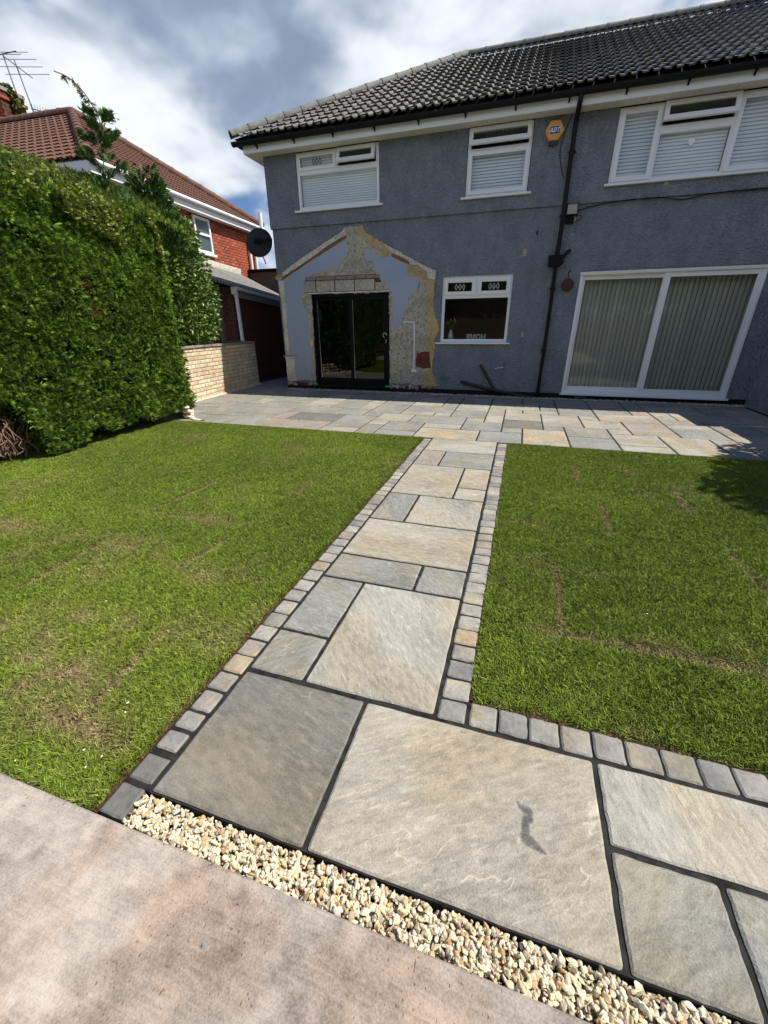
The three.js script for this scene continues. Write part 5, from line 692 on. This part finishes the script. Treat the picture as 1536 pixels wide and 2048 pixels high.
  mesh('corbel', metric(boxAt(cx0 - 0.05, cx1 + 0.05, 8.08, 8.16, cz - 0.85, cz + 0.05, 0.006)), M.redBrick[1], ch); mesh('cap', metric(boxAt(cx0 - 0.04, cx1 + 0.04, 8.30, 8.40, cz - 0.84, cz + 0.04, 0.02)), M.coping, ch); mesh('chimney_pot', at(new THREE.CylinderGeometry(0.16, 0.18, 0.34, 14), cx1 - 0.75, 8.56, cz - 0.4), M.redTile, ch);
  mesh('flashing', boxAt(cx0 - 0.2, cx1 + 0.03, 6.95, 7.13, cz - 0.0, cz + 0.30, 0.02), mat(lin(0.42, 0.43, 0.45), 0.6), ch);
  // pipes on the far end of the wall
  for (const z of [-6.45, -6.82]) mesh('soil_pipe', rod(V(0.08, 2.6, z), V(0.08, 4.35, z), 0.055, 0.055, 10), M.upvc, nb); mesh('flue', mergeGeometries([rod(V(0.38, 4.45, -6.95), V(0.38, 5.28, -6.95), 0.07, 0.07, 12), rod(V(0.05, 4.4, -6.95), V(0.38, 4.5, -6.95), 0.06, 0.06, 10)]), M.upvc, nb);
}
// aerials on the neighbour's chimney
{
  const am = mat(lin(0.22, 0.20, 0.20), 0.5, { metalness: 0.6 });
  const mk = (label, pos, h, lean, arms) => { const t = thing('aerial', label, 'aerial', pos); mesh('mast', rod(V(0, 0, 0), V(lean, h, 0), 0.022, 0.018, 8), am, t); for (const a of arms) { const A = V(lean * a.y / h + a.x0, a.y + a.d0, a.z0 ?? 0), B = V(lean * a.y / h + a.x1, a.y + a.d1, a.z1 ?? 0); mesh('boom', rod(A, B, 0.014, 0.014, 6), am, t); const gs = []; for (let k = 0; k < a.n; k++) { const p = A.clone().lerp(B, (k + 0.5) / a.n), l = a.l * (1 - 0.35 * k / a.n); gs.push(a.vert ? rod(p.clone().add(V(0, -l, 0)), p.clone().add(V(0, l, 0)), 0.007, 0.007, 5) : rod(p.clone().add(V(-l, 0, l * 0.35)), p.clone().add(V(l, 0, -l * 0.35)), 0.008, 0.008, 5)); } stuff(mesh('elements', mergeGeometries(gs), am, t)); } return t; };
  mk('tall television aerial with long dipoles on the red chimney', [-16.30, 7.75, -13.5], 1.55, -0.25, [{ y: 1.45, x0: -0.45, d0: 0.25, x1: 0.55, d1: -0.42, n: 3, l: 0.85 }, { y: 0.28, x0: -0.05, d0: 0.06, x1: 1.25, d1: -0.30, n: 12, l: 0.13, vert: true }]);
  mk('second television aerial standing behind the creeper on the red chimney', [-16.95, 8.3, -13.6], 1.25, -0.14, [{ y: 1.2, x0: -0.3, d0: 0.05, x1: 0.6, d1: 0.02, n: 2, l: 0.6 }]);
}
// ---------------------------------------------------------------- lean-to with corrugated sheets
{
  const t = thing('lean_to', 'brick lean-to under grey corrugated sheets beside the red house', 'lean-to');
  const E0 = V(-7.10, 2.49, -9.25), E1 = V(-7.78, 2.25, -14.1), T0 = V(-9.74, 3.42, -9.25), T1 = V(-10.03, 3.18, -14.6);
  const roofP = (a, b) => E0.clone().lerp(E1, a).lerp(T0.clone().lerp(T1, a), b);
  for (let k = 0; k < 5; k++) { const n = 40, pos = [], idx = []; for (let i = 0; i <= n; i++) { const a = (k + i / n) / 5 + (k < 4 ? 0.004 * i / n : 0), h = 0.036 * Math.sin(a * 4.9 / 0.146 * 6.283); for (const b of [0, 0.5, 1]) { const p = roofP(a, b); pos.push(p.x, p.y + h + 0.003 * k, p.z); } } for (let i = 0; i < n; i++) for (let b = 0; b < 2; b++) { const q = i * 3 + b; idx.push(q, q + 3, q + 1, q + 1, q + 3, q + 4); } const g = new THREE.BufferGeometry(); g.setAttribute('position', new THREE.Float32BufferAttribute(pos, 3)); g.setIndex(idx); g.computeVertexNormals(); const c = g.clone(); c.translate(0, -0.012, 0); const uv = []; for (let i = 0; i < pos.length; i += 3) uv.push(pos[i], pos[i + 2]); g.setAttribute('uv', new THREE.Float32BufferAttribute(uv, 2)); const o = mesh('roof_sheet', g, M.asbestos, t); o.material.side = THREE.DoubleSide; }
  const strip = (name, a, b, up, thick, m, dx) => { const g = new THREE.BoxGeometry(thick, up, a.distanceTo(b)); g.applyQuaternion(new THREE.Quaternion().setFromUnitVectors(V(0, 0, -1), b.clone().sub(a).normalize())); const c = a.clone().lerp(b, 0.5); return mesh(name, metric(at(g.toNonIndexed(), c.x + dx, c.y, c.z)), m, t); };
  strip('flashing', T0.clone().add(V(0, 0.08, 0)), T1.clone().add(V(0, 0.08, 0)), 0.20, 0.10, M.plasterWhite, 0.02);
  const F0 = roofP(0.215, 0.03).add(V(0, -0.07, 0)), F1 = roofP(1, 0.03).add(V(0, -0.07, 0)); strip('gutter', F0, F1, 0.065, 0.10, M.upvc, 0.06); strip('fascia_board', F0.clone().add(V(0, -0.10, 0)), F1.clone().add(V(0, -0.10, 0)), 0.17, 0.025, mat(lin(0.30, 0.31, 0.33), 0.6), -0.02);
  mesh('downpipe', merged([boxAt(F0.x - 0.0, F0.x + 0.07, 0.9, F0.y, F0.z - 0.07, F0.z, 0.004)]), M.upvc, t); mesh('gutter_end', boxAt(F0.x - 0.04, F0.x + 0.09, F0.y - 0.14, F0.y + 0.03, F0.z + 0.0, F0.z + 0.06, 0.004), M.upvc, t);
  mesh('post', metric(boxAt(-7.45, -7.35, 0, 2.45, -9.75, -9.65, 0.005)), M.timberGrey, t); mesh('rafter', metric(rod(V(-7.2, 2.42, -9.3), V(-9.7, 3.3, -9.3), 0.05, 0.05, 4)), M.timberGrey, t);
  const a = V(-7.42, 0, -10.35), b = V(-7.95, 0, -14.1), al = b.clone().sub(a); const L = al.length(); al.normalize(); let out = V(-al.z, 0, al.x); if (out.x < 0) out.negate(); const core = boxAt(0, L, -0.1, 2.3, -0.2, -0.004, 0); core.applyMatrix4(new THREE.Matrix4().makeBasis(al, V(0, 1, 0), out)); mesh('wall', metric(at(core, a.x, 0, a.z)), M.mortarRed, t);
  const db = [M.leanBrick]; bricks(t, { at: a, along: al, out, length: L, height: 2.28, depth: 0.04, mats: db, seed: 51, single: 0, proud: 0.008 });
  mesh('wall', metric(boxAt(-9.7, -7.42, -0.1, 2.45, -10.55, -10.362, 0)), M.mortarRed, t); bricks(t, { at: V(-9.7, 0, -10.36), along: V(1, 0, 0), out: V(0, 0, 1), length: 2.25, height: 2.4, depth: 0.04, mats: db, seed: 52, single: 0, proud: 0.008 });
  const sh = thing('flat_roof_shed', 'dark flat-roofed shed closing the side passage', 'shed'); mesh('wall', metric(boxAt(-10.2, -5.8, -0.1, 3.33, -17.6, -15.4, 0.005)), M.timberGrey, sh); mesh('roof', metric(boxAt(-10.3, -5.82, 3.335, 3.42, -17.7, -15.28, 0.01)), M.blackMatt, sh);
  const fh = thing('distant_house', 'small red roof of a far house in the gap beside the grey house', 'house', [-18, 0, -34]); mesh('wall', metric(boxAt(-6, 6, 0, 4.6, -8, 0, 0.01)), M.redBrick[1], fh); const pr = new THREE.ExtrudeGeometry(poly([[-0.5, 4.6], [-8.5 + 0.0, 4.6], [-4.5, 6.6]].map(([z, y]) => [z + 0.5, y])), { depth: 12.6, bevelEnabled: false }); pr.rotateY(Math.PI / 2); pr.rotateY(Math.PI); mesh('roof', metric(at(pr, 6.3, 0, 0.3 - 8.6)), M.redTile, fh);
}
// ---------------------------------------------------------------- right boundary: rendered wall, then a boarded fence (their shadows lie on the patio)
{
  const w = thing('boundary_wall', 'dark grey rendered wall at the right end of the patio', 'wall'); mesh('wall', metric(boxAt(4.30, 4.52, -0.1, 2.10, -9.895, -8.02, 0.01)), M.wall, w); mesh('coping', metric(boxAt(4.27, 4.55, 2.102, 2.15, -9.89, -7.99, 0.006)), M.coping, w);
  const f = thing('board_fence', 'brown close-boarded fence right of the lawn', 'fence'), r = rng(17); for (let k = 0; k < 96; k++) { const z = -7.98 + k * 0.155; mesh('board', metric(boxAt(4.36 + (k % 2) * 0.012, 4.378 + (k % 2) * 0.012, -0.05, 1.78 + r() * 0.02, z, z + 0.165, 0.002), r(), r()), M.fence, f); } for (const y of [0.3, 1.0, 1.6]) mesh('rail', metric(boxAt(4.395, 4.44, y, y + 0.08, -7.9, 6.8, 0.003)), M.fence, f);
}

// ---------------------------------------------------------------- foliage
function frond(seed, n = 9) {                                        // a tuft of feathery conifer strands, 1 long, growing along +y, tips nodding
  const r = rng(seed), pos = []; const tri = (a, b, c) => pos.push(...a, ...b, ...c);
  for (let i = 0; i < n; i++) {
    const y0 = i ? 0.42 * r() : 0, a = i ? (r() - 0.5) * 1.5 : 0, l = (1 - y0) * (0.55 + 0.45 * r()), w = 0.045 + 0.03 * r(), dz = (r() - 0.6) * 0.35, sx = Math.sin(a), cy = Math.cos(a), m = 0.5;
    const B = [0, y0, 0], T = [sx * l, y0 + cy * l, dz * l - 0.12 * l], C = [sx * l * m, y0 + cy * l * m, dz * l * m * 0.6], p = [cy * w, -sx * w, 0.02];
    tri(B, [C[0] + p[0], C[1] + p[1], C[2] + p[2]], T); tri(B, T, [C[0] - p[0], C[1] - p[1], C[2] - p[2]]);
  }
  const g = new THREE.BufferGeometry(); g.setAttribute('position', new THREE.Float32BufferAttribute(pos, 3)); g.computeVertexNormals(); return g;
}
function leafGeo(w, curl) {                                          // one broad leaf, 1 long, along +y
  const ys = [0, 0.3, 0.65, 1], ws = [0.03, w, w * 0.85, 0.02], pos = []; const P = (i, s) => [s * ws[i], ys[i], curl * ys[i] * ys[i] - Math.abs(s) * 0.10 * w * -1];
  for (let i = 0; i < 3; i++) for (const s of [-1, 1]) { const a = [0, ys[i], curl * ys[i] ** 2], b = [0, ys[i + 1], curl * ys[i + 1] ** 2], c = P(i + 1, s), d = P(i, s); (s > 0 ? [a, d, c, a, c, b] : [a, c, d, a, b, c]).forEach((p) => pos.push(...p)); }
  const g = new THREE.BufferGeometry(); g.setAttribute('position', new THREE.Float32BufferAttribute(pos, 3)); g.computeVertexNormals(); return g;
}
const hedgeLeaf = new THREE.MeshPhysicalMaterial({ color: lin(1, 1, 1), roughness: 0.85, specularIntensity: 0.25, side: THREE.DoubleSide, transmission: 0.22, thickness: 0 });
const leafMat = new THREE.MeshPhysicalMaterial({ color: lin(1, 1, 1), roughness: 0.6, specularIntensity: 0.35, side: THREE.DoubleSide }), glossLeaf = new THREE.MeshPhysicalMaterial({ color: lin(1, 1, 1), roughness: 0.34, side: THREE.DoubleSide }), softLeaf = new THREE.MeshPhysicalMaterial({ color: lin(1, 1, 1), roughness: 0.6, side: THREE.DoubleSide, transmission: 0.25, thickness: 0 });
// items: [x, y, z, dirx, diry, dirz, size, roll, r, g, b]
function foliage(parent, name, geos, m, items) {
  const d = new THREE.Object3D(), c = new THREE.Color(), y = V(0, 1, 0), q2 = new THREE.Quaternion(), dir = V(0, 0, 0);
  geos.forEach((g, s) => { const mine = items.filter((_, i) => i % geos.length === s); const im = new THREE.InstancedMesh(g, m, mine.length); im.name = name; im.castShadow = im.receiveShadow = true; im.userData.kind = 'stuff';
    mine.forEach((t, i) => { d.position.set(t[0], t[1], t[2]); dir.set(t[3], t[4], t[5]).normalize(); d.quaternion.setFromUnitVectors(y, dir); q2.setFromAxisAngle(y, t[7]); d.quaternion.multiply(q2); d.scale.setScalar(t[6]); d.updateMatrix(); im.setMatrixAt(i, d.matrix); im.setColorAt(i, c.setRGB(t[8], t[9], t[10])); }); parent.add(im); });
}
const fronds = [1, 2, 3, 4].map((s) => frond(s)), leaves = [leafGeo(0.26, 0.18), leafGeo(0.32, -0.12), leafGeo(0.22, 0.3)], ivyLeaves = [leafGeo(0.42, 0.15), leafGeo(0.48, -0.1)];
{ // the clipped conifer hedge
  const h = thing('conifer_hedge', 'tall clipped dark green conifer hedge along the left lawn', 'hedge'), r = rng(101), items = [], ivy = [];
  const hem = (z) => { const n = 0.10 * (vn(z * 4, 1, 0, 5) - 0.3); if (z > -3.30) return 0.72 + n; if (z > -3.55) return lerp(0.05, 0.72, sstep(-3.55, -3.30, z)); if (z > -4.05) return 0.03 + n * 0.5; if (z > -5.2) return 0.16 + n * 1.2; return 0.13 + n; };
  const faceX = (y, z) => -5.58 + 0.16 * (fbm(z * 1.6, y * 1.6, 0, 0, 3, 11) - 0.5) + 0.07 * (fbm(z * 7, y * 7, 0, 0, 2, 12) - 0.5) - 0.10 * sstep(2.2, 3.0, y) + (z < -6.0 ? -0.35 * ((-6.0 - z) / 0.4) ** 2 : 0) + 0.10 * sstep(0.9, 0.2, y) * (vn(z * 3, 2, 0, 9));
  const tone = (y, z, x) => { const p = fbm(z * 1.1 + x, y * 1.3, 0, 0, 3, 13), f = r(), l = (0.40 + 1.5 * f * f * f + 0.2 * f) * (0.7 + 0.6 * p); return [lerp(0.105, 0.20, f) * l, lerp(0.215, 0.30, f) * l, 0.036 * l]; };
  const add = (x, y, z, nx, ny, nz, k = 1, tn) => { const c = tn ?? tone(y, z, x); const s = (0.042 + 0.075 * r() * r() + 0.015 * r()) * k; const dx = nx * 0.8 + (r() - 0.5) * 0.8, dy = ny + 0.10 + (r() - 0.5) * 0.9, dz = nz * 0.8 + (r() - 0.5) * 1.7 - 0.2; items.push([x - nx * 0.06 - dx * s * 0.25, y - dy * s * 0.2, z - nz * 0.06, dx, dy, dz, s, r() * 6.283, ...c]); };
  for (let i = 0; i < 120000; i++) {
    const z = lerp(-6.40, -1.2, r()), y = lerp(0, 3.02, r()); if (y < hem(z) + 0.06 * (r() - 0.5)) continue; const x = faceX(y, z) - 0.05 * Math.pow(r(), 2);
    const cavity = fbm(z * 5.5, y * 6.5, 0, 0, 2, 19); if (cavity < 0.40 && r() < 0.85) continue;
    const dead = Math.exp(-(((z + 4.66) / 0.10) ** 2) - (((y - 2.0) / 0.05) ** 2)) + Math.exp(-(((z + 4.75) / 0.13) ** 2) - (((y - 1.68) / 0.05) ** 2));
    add(x, y, z, 1, 0.05, 0, y < hem(z) + 0.45 ? 1.25 : 1, r() < dead * 0.8 ? [0.33, 0.15, 0.06] : undefined);
  }
  for (let i = 0; i < 13000; i++) { const t = r(), z = lerp(-6.9, -1.2, r()), x = lerp(-5.62, -6.9, t), y = 2.96 + 0.60 * Math.pow(t, 0.8) + 0.16 * (fbm(x * 3, z * 3, 0, 0, 3, 15) - 0.5) ; add(x, y, z, 0.5, 0.8, 0, 0.95, r() < 0.25 ? [0.16, 0.20, 0.04] : undefined); }
  for (let i = 0; i < 7000; i++) { const x = lerp(-7.0, -5.85, r()), y = lerp(0.1, 3.1, r()); add(x, y, -6.42 - 0.1 * r() + 0.05, 0.1, 0.1, -1); add(x, y, -6.36, 0.5, 0.1, 0.2); }
  // inner growth, deeper in the hedge
  for (let i = 0; i < 34000; i++) { const z = lerp(-6.45, -1.2, r()), y = lerp(0.1, 3.45, r()), x = -5.80 - 0.65 * r(); if (y < hem(z) + 0.05 || y > 2.9 + 0.55 * (-5.6 - x)) continue; const c = tone(y, z, x); items.push([x, y, z, (r() - 0.3), (r() - 0.5), (r() - 0.5) * 1.4, 0.10 + 0.08 * r(), r() * 6.3, ...c]); }
  // wispy growth on top
  for (let i = 0; i < 900; i++) { const z = lerp(-7.0, -2.0, r()), x = lerp(-6.0, -6.9, r()), y = 3.2 + 0.35 * sstep(-6.0, -6.9, x) + 0.06 * r(); items.push([x, y, z, (r() - 0.5) * 1.3, 1, (r() - 0.5) * 1.3, 0.09 + 0.08 * r(), r() * 6.3, 0.13, 0.19, 0.045]); }
  foliage(h, 'foliage', fronds, hedgeLeaf, items);
  // paler broad-leaved creeper through the upper far corner
  for (let i = 0; i < 9000; i++) { const z = lerp(-6.5, -4.3, r()), y = lerp(2.30, 3.55, r()); const k = fbm(z * 2.2, y * 2.2, 0, 0, 3, 23); if (k < 0.42) continue; const up = sstep(3.0, 3.75, y), x = y < 2.98 ? faceX(y, z) + 0.03 : lerp(-5.66, -6.7, (y - 2.98) / 0.62); if (y < 3.05 - 0.55 * (-4.6 - z) / 1.7 - 0.25) continue; const l = 0.6 + 0.8 * r(); ivy.push([x + 0.05 * r(), y + 0.05 * r(), z, 0.8 + r() * 0.6, (r() - 0.6), (r() - 0.5) * 1.6, 0.028 + 0.03 * r(), r() * 6.3, 0.24 * l, 0.285 * l, 0.045 * l]); }
  foliage(h, 'creeper_leaves', ivyLeaves, softLeaf, ivy);
  // bare wood under the raised skirt
  for (let k = 0; k < 7; k++) { const z = -1.8 - k * 0.72, x = -6.15 + 0.2 * (r() - 0.5); mesh('stem', tube([[x, -0.1, z], [x + 0.05 * (r() - 0.5), 0.5, z + 0.06], [x + 0.1 * (r() - 0.5), 1.2, z]], 0.045, 7, 12, true), M.bark, h); }
  for (let k = 0; k < 90; k++) { const z = -2.55 - r() * 0.95, x = -5.72 - r() * 0.35; let pz = z, px = x, py = 0.02 + r() * 0.12; const pts = [[px, py, pz]]; for (let s = 0; s < 4; s++) { px += (r() - 0.45) * 0.12; py += 0.02 + r() * 0.13; pz += (r() - 0.5) * 0.22; pts.push([px, py, pz]); } mesh('twig', tube(pts, 0.004 + r() * 0.006, 5, 12, true), M.twig, h); }
}
{ // leaning conifer leader above the hedge
  const t = thing('young_conifer', 'young conifer with a bare drooping leader above the hedge', 'tree'), r = rng(131), items = []; const path2 = new THREE.CatmullRomCurve3([V(-6.3, 2.9, -6.0), V(-6.3, 3.5, -6.06), V(-6.3, 3.95, -6.16), V(-6.3, 4.25, -6.22), V(-6.3, 4.42, -6.14), V(-6.3, 4.54, -6.0), V(-6.3, 4.585, -5.85), V(-6.3, 4.57, -5.66)]);
  mesh('trunk', new THREE.TubeGeometry(path2, 60, 0.007, 6), M.twig, t);
  for (let i = 0; i < 900; i++) { const br = Math.floor(r() * 16), u = clamp((br / 16 * 0.5) + 0.02 * (r() - 0.5), 0, 0.5), p = path2.getPoint(u), rad = 0.40 * (1 - u * 1.5) * Math.sqrt(r()), a = br * 2.4 + (r() - 0.5) * 0.9, l = 0.6 + 0.8 * r(); items.push([p.x + Math.cos(a) * rad, p.y + rad * 0.5 + (r() - 0.5) * 0.06, p.z + Math.sin(a) * rad, Math.cos(a), 0.75 + r() * 0.5, Math.sin(a), 0.06 + 0.06 * r(), r() * 6.3, 0.075 * l, 0.15 * l, 0.036 * l]); }
  for (let i = 0; i < 26; i++) { const u = 0.52 + 0.45 * r(), p = path2.getPoint(u), a = r() * 6.283; items.push([p.x, p.y, p.z, Math.cos(a) * 0.4, -0.5 + r() * 0.4, Math.sin(a) + 0.5, 0.07 + 0.06 * r(), r() * 6.3, 0.12, 0.15, 0.05]); }
  for (const [dz, y, s] of [[-0.34, 4.40, 0.34], [0.24, 4.30, 0.30], [-0.20, 4.25, 0.30], [0.2, 4.12, 0.3]]) for (let k = 0; k < 9; k++) items.push([-6.3 + (r() - 0.5) * 0.06, y - 0.12 + 0.10 * k / 9 + (r() - 0.5) * 0.03, -6.2 + dz * (0.2 + 0.8 * k / 9), (r() - 0.5), 0.3, dz * 5, 0.07 + 0.04 * r(), r() * 6.3, 0.035, 0.075, 0.03]);
  foliage(t, 'crown', fronds, leafMat, items);
  const t2 = thing('young_conifer', 'bushy young conifer between the hedge and the red house', 'tree'), it2 = []; mesh('trunk', rod(V(-6.7, 2.6, -7.3), V(-6.7, 3.75, -7.35), 0.02, 0.006, 6), M.twig, t2);
  for (let i = 0; i < 1500; i++) { const u = r(), y = 2.6 + 1.22 * u * (0.8 + 0.4 * r()), rad = (0.72 - 0.52 * u) * Math.sqrt(r()), a = r() * 6.283, l = 0.55 + 0.8 * r(); it2.push([-6.7 + Math.cos(a) * rad, y, -7.3 + Math.sin(a) * rad, Math.cos(a), 0.5 + 0.5 * r(), Math.sin(a), 0.10 + 0.07 * r(), r() * 6.3, 0.07 * l, 0.14 * l, 0.03 * l]); }
  foliage(t2, 'crown', fronds, leafMat, it2);
}
{ // laurel above the cream wall
  const t = thing('laurel_bush', 'glossy laurel bush hanging over the cream garden wall', 'bush'), r = rng(151), items = [];
  const blobs = [[-7.05, 1.6, -8.25, 0.42, 0.52, 0.68], [-7.0, 2.1, -8.2, 0.46, 0.6, 0.78], [-7.0, 2.65, -8.0, 0.46, 0.55, 0.85], [-7.0, 1.8, -7.7, 0.42, 0.6, 0.6], [-7.0, 3.15, -7.9, 0.42, 0.45, 0.75], [-6.95, 2.5, -7.4, 0.45, 0.7, 0.5]];
  for (let i = 0; i < 13500; i++) { const b = blobs[Math.floor(r() * blobs.length)]; const u = r() * 2 - 1, a = r() * 6.283, s = Math.sqrt(1 - u * u), nx = s * Math.cos(a), nz = s * Math.sin(a), ny = u, q = i > 9500 ? 0.8 * r() : 0.72 + 0.34 * r(); const x = b[0] + nx * b[3] * q, y = b[1] + ny * b[4] * q, z = b[2] + nz * b[5] * q; if (y < 1.02 || (y < 1.15 && x < -6.72)) continue; const l = 0.55 + 0.9 * r(), yel = r() < 0.18 ? 1.6 : 1; items.push([x, y, z, nx + (r() - 0.5) * 1.2, ny * 0.5 - 0.1 + (r() - 0.5) * 1.2, nz + (r() - 0.5) * 1.2, 0.055 + 0.05 * r(), r() * 6.3, 0.115 * l * yel, 0.195 * l * (yel > 1 ? 1.2 : 1), 0.036 * l]); }
  foliage(t, 'leaves', leaves, glossLeaf, items); for (let k = 0; k < 7; k++) mesh('stem', tube([[-7.2 + 0.1 * r(), 0.6, -8.0 + 0.5 * (r() - 0.5)], [-7.1, 1.5 + r() * 0.3, -8.0 + 0.6 * (r() - 0.5)], [-7.0 - 0.2 * r(), 2.4 + r() * 0.6, -8.0 + 0.8 * (r() - 0.5)]], 0.016, 6, 16, true), M.bark, t);
}
{ // creeper on the neighbour's chimney
  const t = thing('chimney_creeper', 'creeper and rust-brown leaves growing over the red chimney top', 'creeper'), r = rng(161), items = []; for (let i = 0; i < 1300; i++) { const u = r(), x = -16.45 + (r() - 0.5) * 0.35 - 0.9 * Math.max(0, 0.4 - u) , y = 8.45 - u * 1.25 + 0.2 * r(), l = 0.5 + r(); const br = r() < 0.3; items.push([x, y, -13.25 + 0.25 * r(), r() - 0.5, r() - 0.6, 0.8, 0.09 + 0.05 * r(), r() * 6.3, (br ? 0.20 : 0.09) * l, (br ? 0.12 : 0.11) * l, 0.03 * l]); } foliage(t, 'leaves', ivyLeaves, leafMat, items);
}
function broadTree(label, pos, h, crown, n, leaf, seed, group, col = [0.06, 0.10, 0.022]) {
  const t = thing('leafy_tree', label, 'tree', pos, group), r = rng(seed), items = []; mesh('trunk', tube([[0, -0.1, 0], [0.06 * h / 4, h * 0.25, 0.04], [0, h * 0.5, 0], [0.05, h * 0.8, 0]], 0.035 * h, 8, 16, true), M.bark, t);
  const ends = []; for (let k = 0; k < 9; k++) { const a = k * 2.4 + r(), q = crown * (0.45 + 0.35 * r()), e = [Math.cos(a) * q, h * (0.55 + 0.4 * r()), Math.sin(a) * q]; ends.push(e); mesh('limb', tube([[0, h * 0.3 + 0.2 * r(), 0], [e[0] * 0.5, e[1] * 0.75, e[2] * 0.5], e], 0.012 * h, 6, 10, true), M.bark, t); } ends.push([0, h, 0]);
  for (let i = 0; i < n; i++) { const e = ends[Math.floor(r() * ends.length)], u = r() * 2 - 1, a = r() * 6.283, s = Math.sqrt(1 - u * u), q = crown * 0.48 * Math.cbrt(r()), l = 0.55 + 0.9 * r(); items.push([e[0] + s * Math.cos(a) * q, e[1] + u * q * 0.85, e[2] + s * Math.sin(a) * q, r() - 0.5, r() - 0.6, r() - 0.5, leaf * (0.7 + 0.6 * r()), r() * 6.3, col[0] * l, col[1] * l, col[2] * l]); }
  foliage(t, 'crown', leaves, leafMat, items); return t;
}
broadTree('leafy tree beyond the fence shading the right lawn', [6.08, 0, -5.45], 3.9, 1.8, 20000, 0.13, 171);
// what the panes mirror: the far side of the garden behind the photographer
{
  const b = thing('opposite_house', 'pink-walled house with red roof facing the grey house across the gardens', 'house', [-2.5, 0, 15]); mesh('wall', metric(boxAt(-5, 5, -0.1, 5, 0, 7, 0.01)), M.redBrick[3], b);
  const pr = new THREE.ExtrudeGeometry(poly([[-0.4, 4.95], [7.4, 4.95], [3.5, 7.8]]), { depth: 10.8, bevelEnabled: false }); pr.rotateY(-Math.PI / 2); mesh('roof', metric(at(pr, 5.4, 0.06, 0)), M.redTile, b);
  for (const x of [-3, 0.2, 3]) for (const y of [0.9, 3.3]) { const w = part('window', b); const s = rect(x - 0.7, x + 0.7, y, y + 1.2); s.holes.push(rectPath(x - 0.62, x - 0.04, y + 0.08, y + 1.12), rectPath(x + 0.04, x + 0.62, y + 0.08, y + 1.12)); const g = new THREE.ExtrudeGeometry(s, { depth: 0.05, bevelEnabled: false }); mesh('frame', at(g, 0, 0, -0.05), M.upvc, w); const p = new THREE.PlaneGeometry(1.3, 1.1); p.rotateY(Math.PI); mesh('pane', at(p, x, y + 0.6, -0.02), mat(lin(0.03, 0.035, 0.04), 0.1), w); }
  const rh = thing('rear_hedge', 'high green hedge behind the rear fence', 'hedge'), rr = rng(191), ri = []; for (let i = 0; i < 22000; i++) { const x = -9 + 27 * rr(), y = 0.2 + 3.9 * rr(), l = 0.5 + rr(); ri.push([x, y, 8.0 + 0.9 * rr() + 0.3 * vn(x * 1.5, y * 1.5, 0, 3), rr() - 0.5, rr() - 0.4, -0.8, 0.16 + 0.1 * rr(), rr() * 6.3, 0.09 * l, 0.14 * l, 0.035 * l]); } foliage(rh, 'foliage', leaves, leafMat, ri);
  const f = thing('rear_fence', 'boarded fence closing the garden behind the concrete pad', 'fence'); for (let k = 0; k < 44; k++) mesh('board', metric(boxAt(-9 + k * 0.305, -8.70 + k * 0.305, -0.05, 1.8, 7.2 + (k % 2) * 0.012, 7.218 + (k % 2) * 0.012, 0.002), k * 0.3, k), M.fence, f);
  [[4.5, 10.5, 5.5], [8.5, 9.5, 6.5], [-9.5, 10, 6], [12, 13, 7.5], [-14, 12, 7], [-6.3, 9.2, 4], [1.6, 9.6, 3.6], [6.6, 12, 6.2], [15, 10, 7]].forEach(([x, z, h], k) => broadTree(['round', 'tall', 'spreading', 'high', 'broad', 'small', 'low', 'dense', 'bushy'][k] + ' leafy tree behind the rear fence', [x, 0, z], h, h * 0.5, 2600, 0.34, 200 + k, 'trees behind the rear fence'));
}

renderer.render(scene, camera);
